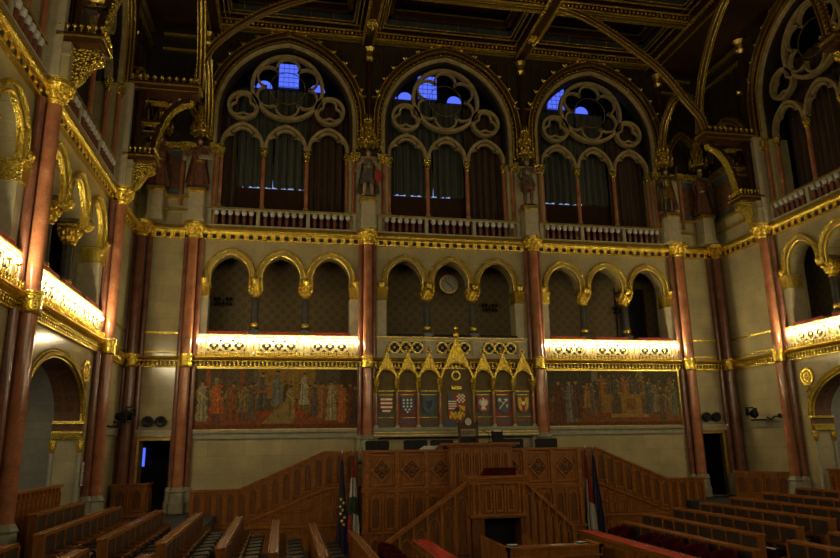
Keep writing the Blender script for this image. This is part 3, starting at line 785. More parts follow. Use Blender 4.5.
# ---------------------------------------------------------------- hammer beams, ribs, ceiling
def hammer(x, y, rot, label):
    r = thing('hammer_beam', label, 'roof bracket', (x, y, 10.4), rot)
    MB().box(0, .62, -.36, .36, 0, 1.1).box(0, .66, -.40, .40, .55, .62).build('stone_block', 'stone', r)
    c = [(.62, .9), (1.22, .9), (1.22, .80)]+arc(1.12, .70, .12, 1.0, -1.6, 6)+[(1.0, .52), (.9, .36), (.82, .18), (.72, .06), (.62, .02)]
    MB().prism(c, -.12, .12).build('scroll_bracket', 'goldc', r)
    MB().band(c[2:], -.03, .03, -.15, .15).build('scroll_edge', 'goldc', r)
    MB().box(.3, 1.26, -.38, .38, .9, 1.08).box(.28, 1.30, -.42, .42, 1.08, 1.14).build('deck', 'woodx', r)
    g = MB()
    for s in (-1, 1): g.box(.3, 1.32, s*.43-.02, s*.43+.02, 1.02, 1.06)
    g.box(1.29, 1.33, -.43, .43, 1.02, 1.06)
    for i in range(7):
        xx = .36+i*.15
        for s in (-1, 1): g.tube([(xx, s*.38, 1.14), (xx, s*.38, 1.27)], .02, 5).ball((xx, s*.38, 1.31), .055, 6, 4)
    for i in range(5): g.tube([(1.27, -.34+i*.17, 1.14), (1.27, -.34+i*.17, 1.27)], .02, 5).ball((1.27, -.34+i*.17, 1.31), .055, 6, 4)
    g.build('deck_cresting', 'gold', r)
    MB().box(.62, .74, -.3, .3, 1.14, 3.45).box(1.1, 1.24, -.1, .1, 1.14, 1.8).box(0, .12, -.4, .4, 1.1, 3.45).build('post', 'woodd', r)
    sc_ = MB()
    for i in range(7): sc_.box(.14+i*.07, .17+i*.07, -.2, .2, 1.25, 3.45)
    for zz in (1.95, 2.35): sc_.box(.74, 1.3, -.12, .12, zz, zz+.1)
    for i in range(3): sc_.band(arch(.92+i*.0, .14, 2.6, .5, 4), -.02, .02, -.1, .1)
    sc_.build('pierced_screen', 'woodd', r)
    MB().box(.76, 1.32, -.13, .13, 2.33, 2.37).box(.76, 1.2, -.13, .13, 2.03, 2.06).box(.8, 1.5, -.15, .15, 3.1, 3.15).build('gilt_rail', 'gold', r)
    A = [(2.25+1.12*math.cos(t), 1.2+2.05*math.sin(t)) for t in [PI-i*PI/2/12 for i in range(13)]]
    MB().band(A, -.10, .10, -.12, .12).build('arched_brace', 'woodd', r)
    MB().band(A, -.14, -.08, -.15, .15).ball((2.26, 0, 3.22), .14, 7, 5).build('brace_gilding', 'goldc', r)
    k = MB()
    for i in range(2, 12, 2): k.ball((A[i][0]-.1, 0, A[i][1]+.14), .07, 6, 4)
    k.build('crocket', 'golddk', r)
    MB().box(0, 2.5, -.28, .28, 3.45, 3.78).box(0, 2.56, -.32, .32, 3.72, 3.8).build('top_beam', 'woodx', r)
    g = MB()
    for s in (-1, 1): g.box(0, 2.56, s*.325-.015, s*.325+.015, 3.66, 3.72).box(0, 2.5, s*.285-.012, s*.285+.012, 3.5, 3.53)
    g.box(2.5, 2.58, -.34, .34, 3.66, 3.72)
    for i in range(11):
        xx = .12+i*.235
        for s in (-1, 1): g.tube([(xx, s*.28, 3.8), (xx, s*.28, 3.95)], .02, 5).ball((xx, s*.28, 3.98), .055, 6, 4).ball((xx+.05, s*.28, 3.93), .035, 5, 3).ball((xx-.05, s*.28, 3.93), .035, 5, 3)
    g.build('beam_cresting', 'gold', r)
    return r
h = hammer(-SX, 22.43, 0, 'oak hammer beam with gilt brace projecting from the left wall near the corner')
def dup_h(loc, rot, lb): return dup(h, lb, loc, rot)
dup_h((-SX, 15.66, 10.4), 0, 'carved oak hammer beam with gilt scroll bracket at the top left photo edge')
dup_h((SX, 22.8, 10.4), PI, 'oak hammer beam with gilt brace projecting from the right wall near the corner')
dup_h((SX, 16.03, 10.4), PI, 'carved oak hammer beam with gilt scroll bracket at the top right photo edge')

RIBP = [(9.68, 14.2), (9.35, 15.1), (8.8, 15.9), (7.4, 17.15), (5.0, 18.4), (2.5, 18.95), (0, 19.1)]
def rib(label, pts, loc, rot):
    r = thing('vault_rib', label, 'roof rib', loc, rot)
    MB().sweep(pts, [(-.11, -.07), (-.05, -.12), (.07, -.12), (.11, -.07), (.11, .07), (.07, .12), (-.05, .12), (-.11, .07)]).build('rib_core', 'woodx', r)
    g = MB()
    for y in (-.12, .12):
        g.band(pts, .06, .095, y-.02, y+.02); g.band(pts, -.07, -.04, y-.015, y+.015)
    g.band(pts, -.13, -.105, -.03, .03)
    g.build('gilt_line', 'gold', r)
    d = MB(); P = [Vector(p) for p in pts]; L = 0
    for a, b in zip(P, P[1:]):
        seg = (b-a).length; t = b-a
        if seg < 1e-6: continue
        nx = Vector((-t.y, t.x)).normalized()
        while L < seg:
            c = a+t*(L/seg)+nx*.13
            for y in (-.09, .09): d.box(c.x-.03, c.x+.03, y-.03, y+.03, c.y-.03, c.y+.03)
            L += .17
        L -= seg
    d.build('gilt_bead_row', 'gold', r)['kind'] = 'stuff'; return r
tp = spline([(-9.72, 14.2), (-9.66, 15.1), (-9.25, 16.0), (-8.3, 16.95), (-7.05, 17.8), (-5.2, 18.55), (-2.5, 19.1), (0, 19.25), (2.5, 19.15), (4.84, 18.75), (7.32, 17.2), (8.3, 16.3), (8.95, 15.4), (9.5, 14.75), (9.68, 14.2)], 4)
rib('great oak rib spanning the hall between the two far hammer beams', tp, (0, 22.5, 0), 0)
lp = spline([(-3.4, 14.2), (-3.2, 15.5), (-2.6, 16.8), (-1.4, 18.2), (0, 18.9), (1.4, 18.2), (2.6, 16.8), (3.2, 15.5), (3.4, 14.2)], 5)
rib('long oak rib with gilt edges rising along the left side of the ceiling', lp, (-9.66, 19.05, 0), PI/2)
rib('long oak rib with gilt edges rising along the right side of the ceiling', lp, (9.66, 19.4, 0), PI/2)
sp = spline([(-1.5, 14.3), (-1.4, 15.1), (-1.0, 15.9), (0, 16.5), (1.0, 15.9), (1.4, 15.1), (1.5, 14.3)], 5)
rib('short oak rib joining the left hammer beam to the front wall', sp, (-9.7, 24.1, 0), PI/2)
rib('short oak rib joining the right hammer beam to the front wall', sp, (9.7, 24.2, 0), PI/2)
cp = arch(0, .8, 14.2, 1.5, 7)
for w, u, d in (('F', -10.9, 'left corner of the front wall'), ('F', 10.9, 'right corner of the front wall'), ('L', 24.3, 'far end of the left wall'), ('R', -24.4, 'far end of the right wall')):
    rib('small pointed oak wall rib in the '+d, [(x*(1 if w == 'F' else 1.6), z) for x, z in cp], at(w, u, .12, 0), ROT[w])

# ceiling panels, beams and coffers
S('ceiling', MB().box(-14.9, 14.9, 2, 30.2, 20.6, 20.8), 'woodp')
bm_ = MB(); gl = MB(); dn = MB()
BX = [-9.7, -3.43, 3.43, 9.7]; BYS = [25.95, 22.6, 15.7, 8.9]
def beam_x(y, hw):
    bm_.box(-9.9, 9.9, y-hw, y+hw, 18.95, 20.6)
    for s in (-1, 1):
        for o, z in ((0, 18.93), (.16, 19.12), (.3, 19.3)): gl.box(-9.7, 9.7, y+s*(hw+o)-.025, y+s*(hw+o)+.025, z, z+.05)
        gl.box(-9.7, 9.7, y+s*(hw-.12)-.02, y+s*(hw-.12)+.02, 18.9, 18.95)
        for i in range(110):
            x = -9.6+i*.176; dn.box(x-.035, x+.035, y+s*(hw+.08)-.03, y+s*(hw+.08)+.03, 19.02, 19.08)
def beam_y(x, hw):
    bm_.box(x-hw, x+hw, 8.9, 26.1, 18.85, 20.6)
    for s in (-1, 1):
        for o, z in ((0, 18.83), (.16, 19.12), (.3, 19.3)): gl.box(x+s*(hw+o)-.025, x+s*(hw+o)+.025, 8.9, 26.0, z, z+.05)
        for i in range(98):
            y = 9+i*.176; dn.box(x+s*(hw-.06)-.03, x+s*(hw-.06)+.03, y-.04, y+.04, 18.8, 18.86)
for y in BYS: beam_x(y, .22)
for x in BX: beam_y(x, .26)
trim(bm_, 'woodd'); trim(gl, 'gold'); trim(dn, 'gold')
bl = MB(); pn = MB(); dg = MB()
for i in range(3):
    for j in range(3):
        x0, x1 = BX[i]+.65, BX[i+1]-.65; y1, y0 = BYS[j]-.6, BYS[j+1]+.6
        def frame(mb, a, z0, z1, t):
            mb.box(x0+a, x1-a, y0+a, y0+a+t, z0, z1).box(x0+a, x1-a, y1-a-t, y1-a, z0, z1).box(x0+a, x0+a+t, y0+a, y1-a, z0, z1).box(x1-a-t, x1-a, y0+a, y1-a, z0, z1)
        frame(bl, -.15, 19.45, 19.9, .12); frame(pn, .05, 19.7, 20.1, .22)
        for a, z in ((0, 19.42), (.06, 19.72), (.28, 20.0)): frame(dg, a, z-.02, z+.02, .035)
        for s in range(int((x1-x0)/.9)):
            xx = x0+.5+s*.9; dg.box(xx-.015, xx+.015, y1+.0, y1+.03, 19.45, 19.85)
        nx = max(2, round((x1-x0)/2.6))
        for q in range(nx):
            xa = x0+.3+q*(x1-x0-.6)/nx; xb = x0+.3+(q+1)*(x1-x0-.6)/nx; ym = (y0+y1)/2
            for p, t in (((xa, y0+.4), ((xa+xb)/2, y1-.4)), (((xa+xb)/2, y1-.4), (xb, y0+.4)), ((xa, y0+.35), (xa, y1-.35))):
                dg.tube([(p[0], p[1], 20.5), (t[0], t[1], 20.5)], .03, 4)
        pn.box(x0+.2, x1-.2, y0+.2, y1-.2, 20.45, 20.55)
trim(bl, 'bluegrey'); trim(pn, 'woodd'); trim(dg, 'gold')
# sloping side ceilings beyond the ribs
for s in (-1, 1):
    trim(MB().prism([(s*9.6, 19.0), (s*9.6, 19.15), (s*12.2, 18.85), (s*12.2, 18.7)], 8.9, 26.1), 'woodd')
b0 = None
for x, d in ((-3.43, 'left'), (3.43, 'right')):
    r = thing('ceiling_boss', 'gilded hanging boss on the %s lengthwise ceiling beam near the front wall' % d, 'boss', (x, 24.4, 18.86))
    MB().lathe([(.02, -.42), (.09, -.34), (.05, -.28), (.2, -.18), (.13, -.1), (.22, 0)], n=10).build('boss_drop', 'goldc', r)
    g = MB()
    for i in range(8): g.ball((.19*math.cos(i*PI/4), .19*math.sin(i*PI/4), -.14), .07, 6, 4)
    g.build('boss_leaf', 'gold', r)

# ---------------------------------------------------------------- throne niches with coats of arms
R_ = thing('heraldic_niches', 'gilded gabled wall niches with seven painted coats of arms behind the rostrum', 'wall niches', at('F', 0, 0, 0))
CX = [-3.09, -2.29, -1.48, -.62, .70, 1.5, 2.32, 3.12]
MB().box(-3.12, 3.16, -.1, .02, 2.55, 5.02).build('back_panel', 'damask', R_)
MB().box(-3.2, 3.24, -.42, .02, 2.45, 2.58).box(-3.2, 3.24, -.36, .02, 2.68, 2.8).box(-3.2, 3.24, -.3, .02, 2.58, 2.68).build('stone_sill', 'stone_base', R_)
MB().box(-3.2, 3.24, -.37, -.30, 2.6, 2.63).box(-3.2, 3.24, -.43, -.4, 2.5, 2.53).build('gilt_sill_line', 'golddk', R_)
for c in CX:
    s = MB().lathe([(.055, 2.82), (.05, 4.1)], (c, -.26, 0), 10).build('niche_column', 'red', R_, True)
    MB().lathe([(.06, 4.08), (.09, 4.16), (.09, 4.3), (.15, 4.42), (.13, 4.5), (.15, 4.62)], (c, -.26, 0), 8).ball((c, -.3, 4.78), .07, 6, 4).build('gilt_capital', 'goldf', s)
    MB().lathe([(.09, 2.78), (.09, 2.84), (.06, 2.9)], (c, -.26, 0), 8).build('column_base', 'stone_plain', s)
for i in range(7):
    a, b = CX[i], CX[i+1]; c = (a+b)/2; hw = (b-a)/2; big = i == 3
    az = 5.48 if not big else 6.08; wz = 4.58; ap = 4.96 if not big else 5.25
    pl = MB().box(a+.07, b-.07, -.14, -.1, 2.82, 4.12).build('niche_panel', ('damask' if big else 'green' if i in (0, 2, 4, 6) else 'redp'), R_)
    if not big:
        MB().box(a+.08, b-.08, -.155, -.14, 2.98, 3.06).box(a+.08, b-.08, -.155, -.14, 3.14, 3.16).build('painted_band', 'redp' if i in (0, 2, 4, 6) else 'blue', pl)
        MB().box(a+.14, b-.14, -.17, -.14, 4.0, 4.025).box(a+.08, b-.08, -.155, -.14, 3.16, 3.175).box(a+.06, b-.06, -.2, -.1, 4.14, 4.17).build('gilt_line', 'gold', pl)
    # gable
    o = MB().sweep([(a+.05, 4.5)]+[(a+.05, wz)]+arch(c, hw-.05, wz, ap-wz-.02, 6)[1:-1]+[(b-.05, wz), (b-.05, 4.5)], [(0, -.16), (0, -.32), (.07, -.34), (.07, -.16)])
    A = arch(c, hw-.03, wz, ap-wz, 6)
    m = len(A)//2
    o.prism([(a, wz)]+A[:m+1]+[(c, az+.02)], -.32, -.2); o.prism([(c, az+.02)]+A[m:]+[(b, wz)], -.32, -.2)
    o.build('gable', 'gold', R_)
    e = MB().band([(a-.02, wz-.02), (c, az+.06), (b+.02, wz-.02)], -.035, .035, -.4, -.3)
    for t in (.2, .4, .6, .8):
        for sx, p in ((1, a), (-1, b)):
            e.ball((p+(c-p)*t-sx*.05, -.36, wz+(az-wz)*t+.07), .045, 5, 4)
    e.lathe([(.05, 0), (.03, .14), (.07, .2), (.03, .26), (.04, .30), (.0, .40)], (c, -.33, az), 6).box(c-.11, c+.11, -.36, -.31, az+.17, az+.22)
    e.ring(c, wz+(az-wz)*.62 if not big else 5.55, .07 if not big else .13, .018, -.36, -.3, 12)
    if big: e.ring(c, 4.75, .16, .03, -.2, -.12, 14).ball((c, -.36, az+.5), .09, 7, 5, (1, .6, 1)).ball((c, -.36, az+.24), .12, 7, 5, (1, .6, 1.2))
    e.build('gable_cresting', 'gold', R_)
def shield(c, z, w, h):
    return [(c-w, z+h*.45), (c+w, z+h*.45), (c+w, z-h*.1), (c+w*.75, z-h*.36), (c, z-h*.55), (c-w*.75, z-h*.36), (c-w, z-h*.1)]
def charge(i, parts, field):
    c = (CX[i]+CX[i+1])/2; z = 3.64
    s = MB().prism(shield(c, z, .25, .66), -.20, -.14).build('shield', field, R_)
    for m, fn in parts:
        mb = MB(); fn(mb, c, z); mb.build('charge', m, s)
    return s
def stripes(mb, c, z):
    for q, wd in ((.2, .22), (.06, .22), (-.09, .22), (-.23, .15)): mb.box(c-wd, c+wd, -.215, -.2, z+q-.035, z+q+.035)
def lilies(mb, c, z):
    for r_, n in ((.18, 3), (.06, 3), (-.06, 3), (-.18, 2), (-.27, 1)):
        for k in range(n):
            x = c+(k-(n-1)/2)*.14
            mb.prism([(x-.035, z+r_-.02), (x+.035, z+r_-.02), (x, z+r_+.055)], -.215, -.2).box(x-.045, x+.045, -.214, -.2, z+r_-.012, z+r_+.006).prism([(x-.02, z+r_-.02), (x+.02, z+r_-.02), (x, z+r_-.05)], -.215, -.2)
def raven(mb, c, z):
    mb.prism([(c-.17, z-.08), (c-.05, z+.04), (c+.04, z+.16), (c+.1, z+.18), (c+.16, z+.13), (c+.1, z+.11), (c+.12, z+.0), (c+.04, z-.12), (c-.02, z-.2), (c-.04, z-.12)], -.215, -.2)
    mb.prism([(c-.05, z+.03), (c-.16, z+.16), (c-.02, z+.12), (c+.05, z+.05)], -.222, -.2)
def eagle(mb, c, z):
    mb.prism([(c-.05, z-.12), (c-.06, z+.1), (c-.02, z+.2), (c-.07, z+.22), (c+.0, z+.26), (c+.05, z+.2), (c+.06, z+.1), (c+.05, z-.12), (c+.09, z-.24), (c, z-.18), (c-.09, z-.24)], -.22, -.2)
    for s in (-1, 1):
        for k in range(5):
            a = .9-k*.5
            mb.tube([(c+s*.05, -.205, z+.08-.02*k), (c+s*(.05+.14*math.cos(a)), -.205, z+.08+.15*math.sin(a))], .024, 5)
        mb.tube([(c+s*.04, -.205, z-.1), (c+s*.12, -.205, z-.17)], .016, 5)
def lance(mb, c, z):
    mb.tube([(c-.17, -.205, z-.16), (c+.15, -.205, z+.2)], .016, 5).tube([(c-.18, -.205, z+.2), (c+.03, -.205, z+.02)], .014, 5).ring(c-.15, z+.17, .05, .014, -.215, -.2, 10)
    mb.prism([(c+.0, z+.2), (c+.17, z+.22), (c+.15, z+.1)], -.215, -.2)
def drop(mb, c, z): mb.ball((c+.14, -.205, z-.06), .06, 7, 5, (.8, .2, 1.3))
def halves(mb, c, z):
    for s in (-1, 1): mb.prism([(c+s*.22, z+.26), (c+s*.1, z+.26), (c+s*.04, z+.1), (c+s*.12, z+.0), (c+s*.06, z-.14), (c+s*.1, z-.26), (c+s*.2, z-.1)], -.213, -.2)
def rose(mb, c, z): mb.ball((c, -.205, z+.03), .08, 8, 5, (1, .3, 1))
charge(0, [('hwhite', stripes)], 'hred'); charge(1, [('hwhite', lilies)], 'blue'); charge(2, [('hblack', raven)], 'blue')
charge(4, [('hwhite', eagle)], 'hred'); charge(5, [('hwhite', lance), ('staryellow', drop)], 'blue'); charge(6, [('staryellow', halves), ('hwhite', rose)], 'hred')
# the large quartered shield in the central niche
c, z = .04, 3.55
s = MB().prism([(c-.42, z+.62), (c+.42, z+.62), (c+.44, z-.3), (c+.3, z-.6), (c, z-.72), (c-.3, z-.6), (c-.44, z-.3)], -.2, -.14).build('large_shield', 'hred', R_)
s.scale = (.8, 1, .8); s.location = (c*.2, 0, z*.2)
MB().box(c-.42, c-.2, -.215, -.2, z+.18, z+.6).build('charge', 'blue', s)
ck = MB(); cb = MB()
for i in range(5):
    for j in range(5): (ck if (i+j) % 2 else cb).box(c+.0+i*.084, c+.084+i*.084, -.215, -.2, z+.2+j*.084, z+.284+j*.084)
ck.build('chequer', 'hwhite', s); cb.build('chequer', 'hred', s)
st = MB()
for k in range(4): st.box(c-.42, c-.02, -.22, -.2, z-.1+k*.11, z-.045+k*.11)
st.build('charge', 'hwhite', s)
fl_ = MB()
for k in range(14):
    a = k*2.4; rr = .1+.022*k
    fl_.ball((c+rr*math.cos(a)*1.0, -.205, z-.36+rr*.62*math.sin(a)), .075, 6, 4, (1, .3, 1.2))
fl_.prism([(c+.05, z+.1), (c+.4, z+.02), (c+.38, z-.2), (c+.2, z-.1)], -.215, -.2)
fl_.build('charge', 'staryellow', s)
MB().ball((c+.0, -.21, z-.14), .15, 8, 5, (1, .25, .8)).build('charge', 'hblack', s)
cn = MB().box(c-.2, c+.2, -.25, -.15, z+.66, z+.78)
for k in range(5): cn.ball((c-.18+k*.09, -.2, z+.82), .035, 5, 4)
cn.build('crown', 'gold', R_)
MB().box(CX[3]+.07, CX[4]-.07, -.16, -.1, 2.82, 3.0).build('painted_band', 'blue', R_)

# ---------------------------------------------------------------- the two painted friezes
def painting(label, x0, x1, z0, z1, scene_fn):
    W, H, q_ = 252, 90, 1.5
    px = [[(.05, .04, .02)]*W for _ in range(H)]
    rnd = random.Random(11 if x0 < 0 else 23)
    def jit(c, k=.3): q = 1+rnd.uniform(-k, k); return tuple(max(0, x*q+rnd.uniform(-.004, .004)) for x in c)
    def rect(a, b, c, d, col, k=.3):
        for j in range(max(0, int(c*q_)), min(H, int(d*q_))):
            for i in range(max(0, int(a*q_)), min(W, int(b*q_))): px[j][i] = jit(col, k)
    def poly(fn, a, b, c, d, col, k=.3):
        for j in range(max(0, int(c*q_)), min(H, int(d*q_)+2)):
            for i in range(max(0, int(a*q_)), min(W, int(b*q_)+2)):
                if fn(i/q_, j/q_): px[j][i] = jit(col, k)
    def ell(cx, cy, rx, ry, col): poly(lambda i, j: ((i-cx)/rx)**2+((j-cy)/ry)**2 < 1, cx-rx, cx+rx, cy-ry, cy+ry, col)
    def fig(cx, foot, h, w, robe, head=(.20, .11, .06), hair=(.03, .02, .012), legs=None, sash=None):
        top = foot+h; sh = top-h*.17; ph = rnd.uniform(0, 6); ln = rnd.uniform(-.06, .06)
        if legs: rect(cx-w*.5, cx-w*.1, foot, foot+h*.35, legs); rect(cx+w*.1, cx+w*.5, foot, foot+h*.35, legs)
        lo = foot+(h*.25 if legs else 0)
        hw = lambda j: w*(.95-.5*(j-lo)/(sh-lo))*(1+.14*math.sin(j*.7+ph))
        poly(lambda i, j: abs(i-cx-ln*(j-lo)) < hw(j), cx-w-3, cx+w+3, lo, sh, robe)
        for k in range(4):                     # folds of the cloth
            o = rnd.uniform(-.7, .7); tone = rnd.choice((.5, .62, 1.3, 1.5))
            poly(lambda i, j: abs(i-cx-ln*(j-lo)-o*hw(j)) < w*.10, cx-w-2, cx+w+2, lo, sh-1, tuple(x*tone for x in robe))
        ell(cx, sh, w*.6, 1.8, robe)
        if sash: poly(lambda i, j: abs(j-lo-(sh-lo)*.5-(i-cx)*.3) < .8, cx-w*.5, cx+w*.5, lo, sh, sash)
        s = -1 if rnd.random() < .5 else 1
        poly(lambda i, j: abs(j-(sh-h*.2+(i-cx)*s*.8)) < 1.0 and abs(i-cx) < w*.8, cx-w, cx+w, sh-h*.4, sh, tuple(x*1.3 for x in robe), .4)
        ell(cx+s*w*.7, sh-h*.2+w*.5, .8, .8, head)
        hx = cx+ln*(sh-lo); ell(hx, top-h*.07, max(1.1, h*.042), max(1.4, h*.065), head); ell(hx-s*.4, top-h*.025, max(1.1, h*.05), max(.9, h*.035), hair)
    scene_fn(rect, poly, ell, fig, rnd, W, H)
    me = bpy.data.meshes.new('canvas'); vs = []; fs = []
    for j in range(H+1):
        for i in range(W+1): vs.append((x0+(x1-x0)*i/W-(x0+x1)/2, -.03, (z1-z0)*j/H))
    for j in range(H):
        for i in range(W): fs.append((j*(W+1)+i, j*(W+1)+i+1, (j+1)*(W+1)+i+1, (j+1)*(W+1)+i))
    b = 0
    cx0, cx1, cz = x0-(x0+x1)/2, x1-(x0+x1)/2, z1-z0
    n = len(vs); vs += [(cx0, 0, 0), (cx1, 0, 0), (cx1, 0, cz), (cx0, 0, cz)]
    fs += [(n+3, n+2, n+1, n), (0, n, n+1, W), (W, n+1, n+2, H*(W+1)+W), (H*(W+1)+W, n+2, n+3, H*(W+1)), (H*(W+1), n+3, n, 0)]
    me.from_pydata(vs, [], fs)
    at_ = me.color_attributes.new('Col', 'FLOAT_COLOR', 'CORNER')
    buf = []
    for j in range(H):
        for i in range(W): p_ = px[j][i]; g_ = 1.3 if x0 < 0 else 1.6; buf += [p_[0]*g_+.03, p_[1]*g_*.95+.015, p_[2]*g_*.8+.004, 1]*4
    buf += [.05, .04, .02, 1]*(len(me.loops)-W*H*4)
    at_.data.foreach_set('color', buf); me.materials.append(M['paint'])
    r = thing('wall_painting', label, 'painting', at('F', (x0+x1)/2, 0, z0))
    o = bpy.data.objects.new('canvas', me); COL.objects.link(o); o.parent = r
    MB().band([(cx0, 0), (cx1, 0), (cx1, cz), (cx0, cz)], -.05, .0, -.07, .0, True).build('frame', 'golddk', r)
    return r
def coronation(rect, poly, ell, fig, rnd, W, H):
    rect(0, W, 30, H, (.15, .095, .022)); rect(0, 60, 40, H, (.05, .045, .03)); rect(0, W, 0, 18, (.14, .038, .018)); rect(0, W, 0, 5, (.085, .026, .014))
    for x, c in ((12, (.16, .05, .02)), (46, (.13, .045, .02)), (28, (.05, .03, .02)), (60, (.07, .075, .06))): rect(x, x+5, 36, H, c)
    for x in range(96, 128, 4): rect(x, x+1.5, 38, H, (.16, .11, .025))
    rect(124, W, 44, H, (.045, .045, .035)); rect(150, W, 8, H, (.02, .018, .014))
    rect(70, 112, 12, 17, (.20, .04, .02)); rect(94, 112, 17, 26, (.17, .03, .018))
    for k in range(34): fig(rnd.uniform(2, 164), rnd.uniform(16, 24), rnd.uniform(18, 26), rnd.uniform(2.6, 4), rnd.choice([(.06, .04, .025), (.13, .04, .02), (.045, .05, .04), (.09, .07, .035), (.03, .025, .02), (.10, .055, .02)]))
    fig(9, 8, 40, 6.5, (.20, .18, .11)); fig(24, 4, 46, 8, (.24, .062, .020), hair=(.14, .13, .11), legs=(.05, .045, .03), sash=(.2, .13, .03))
    fig(40, 10, 36, 5, (.14, .045, .02)); fig(50, 8, 36, 5.5, (.14, .11, .05), legs=(.05, .04, .03)); fig(58, 9, 36, 4, (.05, .05, .045))
    fig(68, 20, 36, 5, (.045, .05, .055)); rect(62, 78, 36, 38, (.20, .05, .02)); fig(84, 22, 36, 6.5, (.075, .085, .09))
    poly(lambda i, j: (i-70)*.55+4 < 40 and j < 6+(i-70)*.95 and j > 5 and i < 102, 70, 102, 5, 34, (.15, .115, .045))
    fig(98, 12, 30, 6, (.17, .13, .05)); fig(112, 24, 32, 5.5, (.20, .19, .15)); fig(122, 12, 34, 4, (.05, .045, .045))
    fig(130, 10, 36, 5, (.15, .075, .025)); fig(141, 8, 40, 6.5, (.17, .16, .10), sash=(.18, .1, .02)); fig(152, 6, 40, 6.5, (.20, .065, .02)); fig(160, 5, 42, 4.5, (.06, .02, .014)); fig(164, 4, 40, 4, (.025, .022, .018))
def assembly(rect, poly, ell, fig, rnd, W, H):
    rect(0, W, 30, H, (.026, .032, .022)); rect(0, W, 0, 32, (.06, .034, .016)); rect(0, W, 0, 15, (.10, .034, .014)); rect(0, W, 0, 4, (.05, .02, .012))
    rect(56, 64, 48, H, (.10, .095, .07)); rect(114, 122, 48, H, (.12, .10, .06)); rect(70, 112, 14, 30, (.075, .042, .015))
    for k in range(30): fig(rnd.uniform(60, 162), rnd.uniform(28, 32), rnd.uniform(18, 24), rnd.uniform(2.4, 3.4), rnd.choice([(.05, .045, .02), (.12, .055, .018), (.03, .03, .022), (.08, .06, .025)]))
    for k in range(18): fig(rnd.choice([rnd.uniform(0, 60), rnd.uniform(120, 164)]), rnd.uniform(8, 22), rnd.uniform(24, 32), rnd.uniform(3, 4.5), rnd.choice([(.06, .03, .02), (.045, .045, .04), (.10, .05, .02), (.03, .025, .02)]))
    rect(66, 82, 14, 34, (.13, .075, .022)); poly(lambda i, j: ((i-86)/8)**2+((j-18)/13)**2 < 1, 78, 94, 5, 31, (.045, .035, .022))
    rect(78, 126, 9, 13, (.16, .10, .035)); rect(92, 118, 13, 34, (.15, .088, .025)); rect(98, 111, 17, 29, (.10, .055, .018)); rect(88, 124, 34, 36, (.17, .11, .04))
    for x, c in ((68, (.16, .06, .02)), (77, (.05, .05, .04)), (85, (.04, .04, .035)), (97, (.14, .05, .018)), (106, (.04, .04, .04)), (114, (.05, .05, .045))): fig(x, 34, 22, 3.4, c)
    fig(14, 2, 48, 10, (.055, .024, .016)); fig(28, 4, 46, 7, (.07, .08, .08)); fig(36, 8, 42, 7, (.05, .026, .02)); fig(48, 10, 38, 5, (.15, .085, .025), legs=(.07, .04, .02)); fig(56, 12, 36, 4.5, (.085, .06, .05))
    fig(128, 12, 38, 7, (.04, .055, .065)); fig(136, 14, 32, 5, (.09, .075, .055)); fig(145, 6, 38, 5, (.04, .035, .03)); fig(151, 5, 40, 5, (.11, .075, .03), legs=(.10, .055, .02)); fig(160, 10, 38, 5.5, (.07, .085, .07))
painting('wide painting of a robed court crowd with golden train, left of the rostrum', -9.72, -3.78, 2.80, 4.98, coronation)
painting('wide dark painting of an assembly around a lectern, right of the rostrum', 3.82, 9.56, 2.80, 4.98, assembly)

# clock hanging in the gallery
k = thing('wall_clock', 'round white-faced clock in the middle arch of the gallery above the rostrum', 'clock', at('F', .27, -1.6, 8.8))
o = MB().lathe([(.36, 0), (.36, .05)], n=28).build('clock_face', 'clockw', k); o.rotation_euler = (PI/2, 0, 0)
MB().ring(0, 0, .385, .03, -.09, .02, 28).build('clock_rim', 'golddk', k)
hd = MB()
for i in range(12):
    a = i*PI/6; hd.box(.29*math.sin(a)-.012, .29*math.sin(a)+.012, -.065, -.05, .29*math.cos(a)-.03, .29*math.cos(a)+.03)
hd.build('hour_marks', 'black', k)
MB().band([(-.16, .16), (.04, -.04)], -.014, .014, -.075, -.06).band([(.2, -.2), (-.03, .03)], -.01, .01, -.085, -.07).build('clock_hands', 'black', k)

# ---------------------------------------------------------------- the rostrum
Rr = thing('rostrum', 'carved oak two-storey rostrum with diamond panels below the throne niches', 'rostrum', (0, 23.4, -1.3))
Z0 = 1.3
def lancets(parent, x0, x1, n, za, zb, y, hw=.03, m='oakx'):
    w = (x1-x0)/n/2-.09; h = w*1.3; zt = zb-.12-h
    p = MB().band([(-w, za+.08)]+arch(0, w, zt, h, 5)+[(w, za+.08), (-w, za+.08)], -hw, hw, y-.045, y).box(-w-.02, w+.02, y-.06, y, za+.03, za+.09).build('lancet_panel', m)
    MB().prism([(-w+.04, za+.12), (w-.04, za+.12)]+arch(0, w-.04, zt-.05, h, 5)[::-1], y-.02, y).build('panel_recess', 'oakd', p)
    st = MB().box(-.03, .03, y-.05, y, za, zb).build('stile', m)
    for i in range(n):
        put(p, parent, (x0+(x1-x0)*(i+.5)/n, 0, 0))
        if i: put(st, parent, (x0+(x1-x0)*i/n, 0, 0))
    for ch in list(p.children): bpy.data.objects.remove(ch)
    bpy.data.objects.remove(p); bpy.data.objects.remove(st)
MB().box(-3.85, 3.85, 0, .3, 0, 3.22).build('front_panel', 'oak', Rr)
MB().box(-3.92, 3.92, -.1, .5, 3.22, 3.3).box(-3.9, 3.9, -.06, 0, 1.95, 2.05).box(-3.9, 3.9, -.09, 0, 2.05, 2.1).box(-3.9, 3.9, -.06, 0, .66, .74).build('moulding', 'oakx', Rr)
